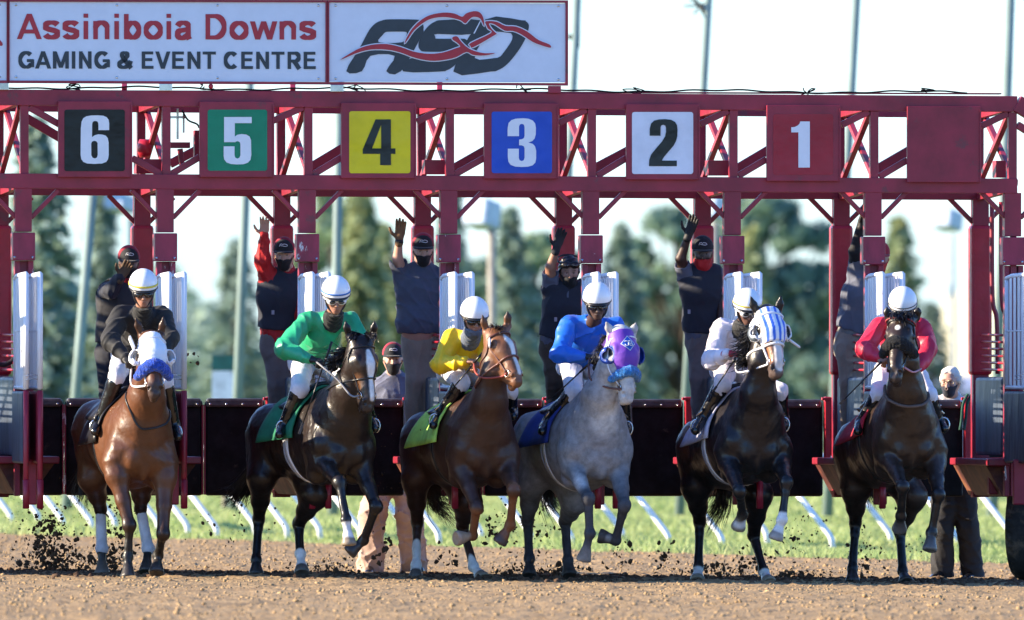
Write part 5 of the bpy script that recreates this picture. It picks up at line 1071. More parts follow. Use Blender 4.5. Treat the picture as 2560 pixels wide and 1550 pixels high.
# ------------------------------------------------------------------ people
SK = {'light': (.52, .29, .21), 'tan': (.34, .17, .11), 'brown': (.13, .06, .04), 'dark': (.06, .03, .022)}
def m_skin(t): return mat('skin '+t, rough=.5, var=.08, attr=True, bump=.1, bs=120, spec=.4)
def clothmat(name, c, rough=.75, **kw): return mat(name, c, rough=rough, var=.1, vs_=5, bump=.25, bs=35, sheen=.1, **kw)
m_helm = mat('white helmet shell', (.80, .81, .83), rough=.3, var=.02, coat=.3)
m_lens = mat('dark goggle lens', (.015, .014, .013), rough=.06, var=.3, coat=1)
m_boot = mat('black boot leather', (.01, .01, .012), rough=.22, var=.3, bump=.15, bs=60, coat=.3)
def hand(B, wr, dirv, palm, side, curl=.25, s=1.0, k=.006, fist=False, grip=None, r=.0092, spread=1.0, col=None):
    # wr: wrist, dirv: towards the fingers, palm: palm normal, side: +1 puts the thumb on +cross side
    d = nrm(dirv); pn = nrm(palm-np.dot(palm, d)*d); w = np.cross(d, pn)*side
    pc = wr+d*.05*s
    B.cone(wr, wr+d*.04*s, .026*s, .028*s, .012, w=pn, sc=1.35, col=col)
    B.ell(pc+d*.005, (.041*s, .048*s, .017*s), (w, d, pn), .012, col=col)
    for i, (off, L) in enumerate(((.030, .074), (.0105, .084), (-.0105, .078), (-.030, .060))):
        b = wr+d*.088*s+w*off*s; L *= s; cu = curl*(1+.12*i)
        a = 0; P = [b]; dd = nrm(d+w*off*3.2*spread)
        for j, fr in enumerate((.45, .31, .24)):
            a += cu*(1.0 if not fist else 1.0)
            P.append(P[-1]+(dd*math.cos(a)+pn*math.sin(a))*L*fr)
        B.cone(wr+d*.055*s+w*off*.8*s, b, r*1.1*s, r*1.08*s, .01, col=col)
        B.chain(P, [r*1.06*s, r*s, r*.93*s, r*.8*s], .003, col=col)
    tb = wr+d*.025*s+w*.03*s; td = nrm(w*(1.0*spread+.2)+d*.75+pn*(.25+curl*.5)); t1 = tb+td*.04*s; t2 = t1+nrm(td+d*.7+pn*curl)*.03*s; t3 = t2+nrm(td*.6+d+pn*curl)*.022*s
    B.chain([tb-td*.005, t1, t2, t3], [.016*s, .0125*s, .0105*s, .009*s], .006, col=col)
def headframe(h, look, upv=(0, 0, 1)):
    f = nrm(look); u = np.asarray(upv, float); u = nrm(u-np.dot(u, f)*f); s = np.cross(f, u); s = s if s[0] > 0 else -s
    return f, u, s
def head(B, c, f, u, s, skin, k=.02, expr=0):
    at = lambda a, b, d: c+f*a+u*b+s*d
    dk = np.array(skin)
    B.ell(at(-.012, .03, 0), (.076, .095, .088), (s, f, u), .02)
    B.cone(at(.03, .0, 0), at(.045, -.075, 0), .066, .04, .03)
    B.ell(at(.062, -.098, 0), (.026, .02, .018), (s, f, u), .02)
    B.cone(at(-.02, -.03, -.05), at(.02, -.08, -.03), .03, .02, .03); B.cone(at(-.02, -.03, .05), at(.02, -.08, .03), .03, .02, .03)
    B.cone(at(.088, .012, 0), at(.112, -.028, 0), .009, .013, .014)
    for q in (-1, 1):
        B.ell(at(.098, -.032, q*.013), .009, None, .006)
        B.ell(at(.085, .028, q*.03), (.022, .012, .008), (s, f, u), .01)
        B.ell(at(.088, .008, q*.031), (.018, .014, .011), (s, f, u), .005, sub=True)
        B.ell(at(.076, .008, q*.031), .0135, None, .003, col=(.45, .42, .4))
        B.paint('ell', (.012, .008, .006), .003, at(.089, .008, q*.031), .0065)
        B.paint('ell', dk*.25, .006, at(.092, .031, q*.031), (.021, .01, .004), (s, f, u))
        B.ell(at(.07, -.02, q*.042), (.02, .02, .02), None, .02)
        B.ell(at(-.01, -.002, q*.079), (.008, .018, .03), (s, f, u), .006)
    B.ell(at(.082, -.06, 0), (.024, .012, .007), (s, f, u), .005, col=dk*(.75, .5, .5)); B.ell(at(.081, -.071, 0), (.02, .012, .008), (s, f, u), .005, col=dk*(.78, .5, .5))
    B.paint('ell', dk*.3, .004, at(.09, -.0655, 0), (.02, .012, .0015), (s, f, u))
def capset(c, f, u, s, parent, m1, m2, mlogo, scale=1.0):
    at = lambda a, b, d: c+f*a+u*b+s*d
    for nm, m, cutn in (('cap_front', m1, 1), ('cap_back', m2, -1)):
        B = SD(); B.ell(at(-.008, .05, 0), (.095, .112, .108), (s, f, u), .01); B.cut(at(0, .04, 0), -u)
        B.cut(at(.045, 0, 0), -f*cutn); o = B.mesh(nm, m, .006, parent)
    V = []; F = []; n = 13
    for i in range(n):
        t = -1.15+2.3*i/(n-1); e = at(-.008+.112*math.cos(t), .046, .094*math.sin(t)); V += [e, e+f*(.07*math.cos(t)**.7)-u*(.002+.012*math.sin(t)**2+.006*math.cos(t))]
    F = [(2*i, 2*i+1, 2*i+3, 2*i+2) for i in range(n-1)]
    o = rawmesh('cap_peak', np.array(V), F, m1, parent); sm = o.modifiers.new('s', 'SOLIDIFY'); sm.thickness = .006
    g = MB()                                         # small embroidered mark on the crown's front
    q = [(-.034, .045), (-.026, .064), (-.012, .066), (-.006, .058), (.004, .066), (.018, .064), (.03, .06), (.034, .05), (.02, .045), (.006, .047), (-.01, .05), (-.024, .052)]
    g.tube([at(-.008+.116*math.sqrt(max(.05, 1-(x/.095)**2-((y+.038-.05)/.108)**2)), y+.038, x) for x, y in q], .0032, 5)
    g.build('cap_emblem', mlogo, o, True)
def person(sp):
    ox, oy, s_ = sp['crop']
    def c(x, y, d): return G(ox+x/s_, oy+y/s_, d-(FW if sp.get('crouch') else 0))
    J = {k: c(*v) for k, v in sp['j'].items()}
    skin = np.array(SK[sp['skin']])
    Hc = J['head']; f, u, s = headframe(Hc, sp['look'], sp.get('hup', (0, 0, 1)))
    nk = J['neck']; ch = J['chest']; pv = J['pelvis']
    sh = [J['shL'], J['shR']]; el = [J.get('elL'), J.get('elR')]; wr = [J.get('wrL'), J.get('wrR')]
    bk = sp.get('bulk', 1.0); fwd = np.array((0, -1., 0)); R3 = nrm(sh[1]-sh[0]); spine = nrm(nk-pv); front = np.cross(spine, R3); front = front if front[1] < 0 else -front
    def torso(B, g=0, k=.06):
        w = front
        B.cone(nk-spine*.02, ch, .085*bk+g, .155*bk+g, k, w=w, sc=1.25)
        B.cone(sh[0]*.8+sh[1]*.2-spine*.01, sh[1]*.8+sh[0]*.2-spine*.01, .075*bk+g, .075*bk+g, k)
        B.cone(ch, ch*.4+pv*.6+front*sp.get('belly', 0), .15*bk+g, .132*bk+g+sp.get('belly', 0), k, w=w, sc=1.3); B.cone(ch*.4+pv*.6+front*sp.get('belly', 0), pv, .132*bk+g+sp.get('belly', 0), .142*bk+g, k, w=w, sc=1.25)
        for q in (0, 1): B.ell(sh[q], .06*bk+g, None, .04)
    def arm(B, q, g=0, to=1.0, frm=0, k=.02):
        if el[q] is None: return
        a, b, e = sh[q], el[q], wr[q]
        if frm <= 0: B.cone(a, b, .056*bk+g, .043+g, k)
        if to > .5:
            t = (to-.5)*2; B.cone(b, b+(e-b)*t, .043+g, .043+g-(.043-.028)*t, k)
        else:
            t = to*2
    def leg(B, q, g=0, to=1.0, frm=0):
        L = 'LR'[q]
        if 'kn'+L not in J: return
        hp_, kn, an = J['hip'+L], J['kn'+L], J['an'+L]
        if frm < .5: B.cone(hp_, kn, .092*sp.get('thigh', 1)+g, .06+g, .03)
        if to > .5: B.cone(kn if frm < .5 else kn+(an-kn)*(frm-.5)*2, kn+(an-kn)*(to-.5)*2, .058+g, .058+g-(.058-.04)*(to-.5)*2, .02)
    B = SD()
    head(B, Hc, f, u, s, skin); B.cone(Hc-u*.05-f*.015, nk, .055, .062, .03); torso(B, -.012)
    for q in (0, 1):
        arm(B, q); leg(B, q, -.008)
        hd = sp.get('hand'+'LR'[q])
        if hd: hand(B, wr[q], np.array(hd[0]), np.array(hd[1]), hd[2], hd[3])
        if 'kn'+'LR'[q] in J:
            an = J['an'+'LR'[q]]; to = J['to'+'LR'[q]]; B.cone(an, to, .036, .03, .02)
    o = B.mesh('person', m_skin(sp['skin']), sp.get('h', .0075), None, coloured=True, base=skin)
    org = Vector((pv[0], pv[1], min(c(*sp['j'][k])[2] for k in sp['j'])-.05))
    o.data.transform(Matrix.Translation(-org)); o.location = org
    tag(o, sp['label'], 'person', sp['group'])
    sp.update(o=o, c=c, J=J, f=f, u=u, s=s, Hc=Hc)
    seed = sp.get('seed', 1)
    # shirt
    if sp.get('shirt'):
        T = SD(); torso(T, .012); sl_ = sp.get('sleeve', 1.0); sg = sp.get('sg', .014)
        for q in (0, 1):
            a, b, e = sh[q], el[q], wr[q]
            if b is None: continue
            if sl_ >= 1: T.cone(a, b, .06*bk+sg, .05+sg*1.2, .03); T.cone(b, e, .05+sg*1.2, .034+sg*.5, .02)
            else: T.cone(a, a+(b-a)*sl_*2, .06*bk+sg, .056+sg*.9, .03)
        if sp.get('belt'): T.cut(pv+spine*.085, -spine)
        if sp.get('collar', True): T.cone(nk+spine*.03, nk-spine*.02, .062, .085, .03)
        T.cone(nk+u*.10+front*.01, nk+u*.02, .056, .056, .008, sub=True)
        if sl_ < 1:
            for q in (0, 1):
                if el[q] is not None:
                    dv = nrm(el[q]-sh[q]); T.ell(sh[q]+(el[q]-sh[q])*(sl_*2+.22), .075, None, .008, sub=True)
        T.mesh('shirt', sp['shirt'], .0085, o, noise=folds(sp.get('fold', .016), sp.get('fsc', 17), seed))
    if sp.get('vest'):
        T = SD(); torso(T, .032)
        T.cone(nk+u*.12, nk-u*.02, .09, .085, .01, sub=True)
        for q in (0, 1): T.ell(sh[q]+(sh[q]-ch)*.32+(el[q]-sh[q])*.12, .085, None, .01, sub=True)
        T.cut(pv+spine*sp.get('vcut', .02), -spine)
        v = T.mesh('vest', sp['vest'], .0085, o, noise=folds(.012, 9, seed+3))
        if sp.get('vtag'):
            p = c(*sp['vtag']); MB().frame(p, (.012, 0, 0), (0, .004, 0), (0, 0, .018)).build('label_patch', mat('label patch', (.3, .28, .33), rough=.8), v)
    # trousers
    if sp.get('pants'):
        T = SD(); T.cone(pv+spine*.02, pv-spine*.06, .148*bk+.008, .14*bk+.008, .03, w=front, sc=1.2)
        for q in (0, 1): leg(T, q, .012+sp.get('baggy', 0), sp.get('pto', 1.0))
        if sp.get('baggy', 0) > .01:
            for q in 'LR':
                if 'an'+q in J: T.cone(J['kn'+q], J['an'+q]-np.array((0, 0, .03)), .07+sp['baggy'], .075+sp['baggy'], .03)
        if not sp.get('crouch'): T.cut(pv+spine*.11, spine)
        T.mesh('trousers', sp['pants'], .0085, o, noise=folds(sp.get('pfold', .014), 14, seed+7))
    if sp.get('belt'):
        T = SD(); T.cone(pv+spine*.09, pv+spine*.05, .150*bk, .152*bk, .02, w=front, sc=1.2); T.cut(pv+spine*.085, spine); T.cut(pv+spine*.045, -spine)
        T.mesh('belt', sp['belt'], .0075, o)
    # boots or shoes
    for q in 'LR':
        if 'kn'+q in J and sp.get('boot') is not None:
            kn, an, to = J['kn'+q], J['an'+q], J['to'+q]; T = SD()
            if sp['boot'] == 'tall': T.cone(kn+(an-kn)*.18, an, .066, .048, .015); T.cone(kn+(an-kn)*.13, kn+(an-kn)*.21, .07, .068, .006)
            T.cone(an, to, .046, .034, .025); T.cone(an-np.array((0, -.03, .03)), to-np.array((0, 0, .005)), .034, .03, .02)
            T.mesh('boot' if sp['boot'] == 'tall' else 'shoe', m_boot, .007, o, noise=folds(.004, 25, 5))
    for q in (0, 1):
        gl = sp.get('glove'+'LR'[q])
        if gl is not None:
            hd = sp['hand'+'LR'[q]]; T = SD(); hand(T, wr[q], np.array(hd[0]), np.array(hd[1]), hd[2], hd[3], r=.0115, s=1.06)
            T.cone(wr[q]-nrm(hd[0])*.03, wr[q]+nrm(hd[0])*.02, .036, .032, .015)
            T.mesh('glove', gl, .0055, o)
    at = lambda a, b, d: Hc+f*a+u*b+s*d
    if sp.get('cap'): capset(Hc, f, u, s, o, *sp['cap'])
    if sp.get('mask') is not None:
        T = SD(); T.cone(at(.04, -.03, 0), at(.052, -.08, 0), .07, .05, .02); T.ell(at(.098, -.04, 0), (.028, .022, .028), (s, f, u), .03)
        T.cut(at(0, -.022, 0), u+f*.1); T.cut(at(.0, 0, 0), -f)
        mk = T.mesh('face_mask', sp['mask'], .006, o, inflate=.004, noise=folds(.002, 50, 2))
        g = MB()
        for q in (-1, 1):
            g = MB(); g.tube([at(.06, -.03, q*.07), at(.0, .0, q*.086), at(-.02, -.02, q*.088)], .0025, 5); g.build('ear_loop', sp['mask'], mk, True)
    if sp.get('gaiter') is not None:
        T = SD(); T.cone(at(.035, -.05, 0), at(.045, -.085, 0), .066, .05, .03); T.cone(at(.0, -.08, 0), nk+front*.02, .066, .082, .04)
        T.cut(at(0, sp.get('gtop', -.03), 0), u); T.mesh('neck_gaiter', sp['gaiter'], .0075, o, inflate=.006, noise=folds(.012, 30, 6))
    if sp.get('helmet'):
        H_ = SD(); H_.ell(at(-.012, .066, 0), (.12, .14, .13), (s, f, u), .01); H_.cut(at(0, .045, 0), -u-f*.06)
        hm = H_.mesh('helmet', m_helm, .006, o)
        cut_ = [at(-.012, 0, 0)+u*(.052-.118*math.sin(.12)*1)+f*0 for _ in (0,)]
        band = MB()
        def hpnt(t, e, off): 
            return at(-.012, .066, 0)+(s*math.sin(t)*math.cos(e)*(.12+off)+f*math.cos(t)*math.cos(e)*(.14+off)+u*math.sin(e)*(.13+off))
        if sp['helmet'] != True:
            V = []; 
            for t in np.linspace(-1.9, 1.9, 40): V += [hpnt(t, .02, .003), hpnt(t, .02+sp.get('bandw', .12), .003)]
            ob = rawmesh('helmet_band', np.array(V), [(2*i, 2*i+1, 2*i+3, 2*i+2) for i in range(39)], sp['helmet'], hm)
            ob.modifiers.new('s', 'SOLIDIFY').thickness = .002
        pk = []; 
        for t in np.linspace(-1.0, 1.0, 13): pk += [hpnt(t, -.17, .0), hpnt(t, -.2, .0)+f*.025*math.cos(t)-u*.006]
        ob = rawmesh('helmet_peak', np.array(pk), [(2*i, 2*i+1, 2*i+3, 2*i+2) for i in range(12)], m_blk, hm); ob.modifiers.new('s', 'SOLIDIFY').thickness = .006
        rim = MB(); rim.tube([hpnt(t, -.19-.0*math.cos(t), .001)+f*.0 for t in np.linspace(-3.1, 3.1, 40)], .006, 6); rim.build('helmet_rim', m_blk, hm, True)
        if sp.get('chin', 1):
            g = MB(); 
            g.tube(dens([at(.0, -.0, -.088), at(.03, -.07, -.065), at(.07, -.11, 0), at(.03, -.07, .065), at(.0, -.0, .088)], 5), .008, 6); g.build('chin_strap', m_blk, o, True)
    if sp.get('goggles') is not None:
        yo = sp.get('gy', 0)
        T = SD()
        for q in (-1, 1): T.ell(at(.08, .006+yo, q*.037), (.046, .036, .033), (s, f, u), .014)
        T.ell(at(.1, -.02+yo, 0), (.015, .02, .016), (s, f, u), .008, sub=True)
        gg = T.mesh('goggles', sp['goggles'], .0055, o)
        for q in (-1, 1):
            T = SD(); T.ell(at(.084, .006+yo, q*.037), (.036, .038, .023), (s, f, u), .01); T.mesh('lens', m_lens, .0055, gg)
        g = MB(); g.tube([at(-.012+.125*math.cos(t), .01+yo+.02*(1-math.cos(t)), .105*math.sin(t)) for t in np.linspace(.75, 2*math.pi-.75, 26)], .009, 6); g.build('goggle_strap', sp['goggles'], gg, True)
    if sp.get('hairc') is not None:
        T = SD(); T.ell(at(-.02, .045, 0), (.086, .1, .092), (s, f, u), .02); T.ell(at(-.04, -.01, 0), (.08, .07, .08), (s, f, u), .03)
        for q in (-1, 1): T.ell(at(-.01, .015, q*.075), (.018, .04, .035), (s, f, u), .02)
        T.cone(at(.13, .03, 0), at(.12, -.1, 0), .085, .08, .02, sub=True)
        R = np.random.RandomState(4); D = R.normal(size=(5, 3))*90
        T.mesh('hair', sp['hairc'], .006, o, noise=lambda P: .002*sum(np.sin(P@d) for d in D))
    return sp
# ------------------------------------------------------------------ the six jockeys
def vest_black(): return clothmat('black silk', (.01, .01, .011), .75)
GJ = 'jockeys riding the racehorses'
m_breech = clothmat('white breeches', (.74, .73, .78), .65)
m_gblk = mat('black glove', (.01, .01, .01), rough=.6, bump=.3)
yb = mat('yellow helmet band', (.75, .62, .06), rough=.5)
dn = (0.02, -1, -.28)
JS = [
 dict(label='jockey in a black jacket with a yellow band around the white helmet', crop=(160, 640, 1.776), skin='tan', look=(.05, -1, -.3), seed=2,
  j=dict(head=(352, 160, .16), neck=(348, 262, .34), chest=(338, 330, .5), pelvis=(285, 430, .92), shL=(252, 262, .38), shR=(438, 262, .38), elL=(205, 372, .22), wrL=(268, 450, .05), elR=(468, 365, .22), wrR=(432, 452, .05),
   hipL=(265, 440, .85), knL=(236, 535, .42), anL=(158, 735, .55), toL=(138, 778, .4), hipR=(350, 440, .85), knR=(450, 560, .42), anR=(490, 755, .55), toR=(506, 800, .4)),
  handL=((.5, -.75, -.4), (.3, .3, -1), 1, .9), handR=((-.6, -.8, -.2), (-.3, .3, -1), -1, .9), shirt=vest_black(), helmet=yb, goggles=m_blk, gaiter=clothmat('black gaiter', (.01, .01, .01)), gtop=-.145, gloveL=m_gblk, gloveR=m_gblk, cuff=(.4, .02, .04)),
 dict(label='jockey in emerald green silks wearing white goggles and a blue banded helmet', crop=(540, 640, 1.777), skin='tan', look=(.1, -1, -.35), seed=3,
  j=dict(head=(532, 190, .14), neck=(515, 285, .34), chest=(470, 360, .5), pelvis=(400, 460, .9), shL=(405, 285, .38), shR=(600, 290, .38), elL=(306, 412, .26), wrL=(410, 458, .08), elR=(650, 400, .25), wrR=(560, 470, .05),
   hipL=(385, 480, .8), knL=(372, 590, .42), anL=(300, 755, .55), toL=(282, 792, .42), hipR=(470, 480, .85), knR=(640, 590, .42), anR=(690, 730, .55), toR=(705, 765, .42)),
  handL=((.9, -.5, -.1), (0, .2, -1), 1, .8), handR=((-.8, -.6, -.2), (0, .3, -1), -1, .9), shirt=clothmat('green silk', (.02, .36, .16), .42), helmet=mat('blue helmet band', (.03, .16, .5), rough=.5), bandw=.1, goggles=mat('white goggle frame', (.75, .75, .75), rough=.4), gaiter=clothmat('black gaiter', (.01, .01, .01)), gtop=-.135, gloveL=m_gblk, gloveR=m_gblk),
 dict(label='jockey in yellow silks with a grey neck gaiter, hands bare', crop=(960, 700, 1.9125), skin='tan', look=(.2, -1, -.3), seed=4,
  j=dict(head=(432, 190, .14), neck=(410, 280, .34), chest=(370, 345, .5), pelvis=(330, 425, .9), shL=(320, 280, .38), shR=(475, 300, .38), elL=(268, 405, .26), wrL=(385, 388, .08), elR=(500, 400, .3), wrR=(470, 400, .1),
   hipL=(330, 440, .8), knL=(370, 490, .4), anL=(268, 650, .55), toL=(236, 692, .42), hipR=(420, 440, .85), knR=(598, 530, .42), anR=(612, 620, .55), toR=(618, 650, .42)),
  handL=((.95, -.4, 0), (0, .2, -1), 1, .9), handR=((-.8, -.6, -.2), (0, .3, -1), -1, .9), shirt=clothmat('yellow silk', (.86, .55, .008), .45), helmet=True, goggles=m_blk, gaiter=clothmat('grey gaiter', (.1, .12, .16)), gtop=-.075),
 dict(label='jockey in royal blue silks with a plain white helmet', crop=(1260, 680, 1.865), skin='dark', look=(.05, -1, -.25), seed=5,
  j=dict(head=(434, 155, .14), neck=(415, 240, .34), chest=(375, 320, .5), pelvis=(325, 420, .9), shL=(305, 245, .38), shR=(520, 255, .38), elL=(258, 380, .24), wrL=(368, 395, .08), elR=(560, 370, .3), wrR=(480, 420, .08),
   hipL=(312, 430, .8), knL=(325, 560, .42), anL=(205, 700, .55), toL=(178, 742, .42), hipR=(400, 450, .85), knR=(560, 560, .5), anR=(570, 700, .6), toR=(574, 740, .5)),
  handL=((.95, -.4, 0), (0, .2, -1), 1, .9), handR=((-.8, -.6, -.2), (0, .3, -1), -1, .9), shirt=clothmat('blue silk', (.008, .13, .62), .45), helmet=True, goggles=m_blk, gloveL=m_gblk, gloveR=m_gblk),
 dict(label='jockey in white silks with red gloves, face half hidden behind the striped hood', crop=(1660, 700, 1.865), skin='brown', look=(.25, -1, -.35), seed=6,
  j=dict(head=(388, 145, .14), neck=(360, 225, .32), chest=(325, 290, .48), pelvis=(290, 400, .88), shL=(270, 225, .36), shR=(420, 260, .36), elL=(222, 370, .24), wrL=(298, 345, .06), elR=(450, 350, .3), wrR=(400, 360, .08),
   hipL=(290, 410, .8), knL=(272, 490, .42), anL=(182, 640, .55), toL=(146, 700, .42), hipR=(370, 430, .85), knR=(540, 520, .5), anR=(556, 640, .6), toR=(560, 680, .5)),
  handL=((.9, -.45, .1), (0, .2, -1), 1, .9), handR=((-.8, -.6, -.2), (0, .3, -1), -1, .9), shirt=clothmat('white silk', (.78, .72, .76), .55), helmet=mat('gold helmet band', (.72, .5, .05), rough=.5), bandw=.1, goggles=mat('white goggle frame', (.75, .75, .75), rough=.4), gaiter=clothmat('black gaiter', (.01, .01, .01)), gtop=-.10, gloveL=mat('red glove', (.4, .01, .02), rough=.6), gloveR=m_gblk),
 dict(label='jockey in crimson silks with a thin black line around the helmet', crop=(2040, 680, 1.819), skin='tan', look=(.0, -1, -.5), seed=7,
  j=dict(head=(394, 170, .14), neck=(385, 245, .32), chest=(375, 310, .5), pelvis=(375, 420, .9), shL=(290, 250, .36), shR=(480, 250, .36), elL=(222, 350, .24), wrL=(282, 392, .06), elR=(512, 350, .24), wrR=(470, 432, .06),
   hipL=(320, 430, .82), knL=(285, 560, .42), anL=(205, 685, .55), toL=(190, 722, .42), hipR=(430, 430, .82), knR=(512, 560, .42), anR=(560, 680, .55), toR=(582, 712, .42)),
  handL=((.6, -.7, -.3), (.3, .3, -1), 1, .9), handR=((-.6, -.8, -.2), (-.3, .3, -1), -1, .9), shirt=clothmat('crimson silk', (.56, .012, .05), .45), helmet=mat('black helmet line', (.01, .01, .01), rough=.5), bandw=.045, goggles=m_blk),
]
for sp in JS:
    sp.update(group=GJ, pants=m_breech, boot='tall', crouch=True, pto=.57, sg=.026, fold=.024, fsc=13, bulk=.9, thigh=.95)
    sp['label'] = sp['label']; person(sp)
def crop_whip(ci, a, b, label):
    ox, oy, s = ci; A = G(ox+a[0]/s, oy+a[1]/s, a[2]-FW); B_ = G(ox+b[0]/s, oy+b[1]/s, b[2]-FW)
    e = empty('riding_crop', A, label, 'riding crop', 'riding crops held by the jockeys')
    MB().tube([A, A+(B_-A)*.25], [.011, .009], 8).build('handle', m_blk, e, True)
    MB().tube([A+(B_-A)*.25, A+(B_-A)*.9], [.007, .005], 8).build('shaft', m_blk, e, True)
    d = nrm(B_-A); MB().bar(A+(B_-A)*.88, B_, .02, .008).build('flap', mat('crop flap', (.05, .05, .055), rough=.5), e)
crop_whip((540, 640, 1.777), (515, 380, -.05), (370, 790, .05), 'long black riding crop held by the jockey in green')
crop_whip((960, 700, 1.9125), (470, 350, -.05), (285, 570, .2), 'black riding crop held by the jockey in yellow')
crop_whip((1260, 680, 1.865), (410, 415, -.05), (192, 618, .2), 'thin black riding crop held by the jockey in blue')
crop_whip((1660, 700, 1.865), (335, 362, -.05), (232, 515, .2), 'dark riding crop held by the jockey in white')
crop_whip((2040, 680, 1.819), (298, 408, -.05), (108, 600, .1), 'grey tipped riding crop held by the jockey in crimson')
# ------------------------------------------------------------------ gate crew
Z4, Z5, Z6 = (0, 500, 2.865), (850, 500, 2.865), (1700, 500, 2.865)
m_red = clothmat('red cloth', (.45, .008, .012), .7); m_mask = clothmat('black mask', (.008, .008, .01), .8); m_navy = clothmat('dark navy cloth', (.016, .019, .032), .8)
m_logo = mat('white thread', (.7, .7, .75), rough=.6); m_capb = clothmat('black cap cloth', (.012, .012, .016), .8); m_capr = clothmat('red cap mesh', (.3, .01, .03), .8)
m_greyt = clothmat('grey cloth', (.10, .11, .15), .8); m_khaki = clothmat('khaki cloth', (.30, .24, .18), .85); m_gpant = clothmat('grey brown trousers', (.16, .135, .125), .85); m_polo = clothmat('slate polo', (.06, .072, .11), .75)
GC = 'gate crew standing in the stalls'
def legs(xl, xr, yt, yk, yb, d=1.2, xr2=None): return dict(hipL=(xl, yt, d), knL=(xl, yk, d-.05), anL=(xl-4, yb, d), toL=(xl-8, yb+25, d-.2), hipR=(xr, yt, d), knR=(xr+2, yk, d-.05), anR=(xr+4, yb, d), toR=(xr+6, yb+25, d-.2))
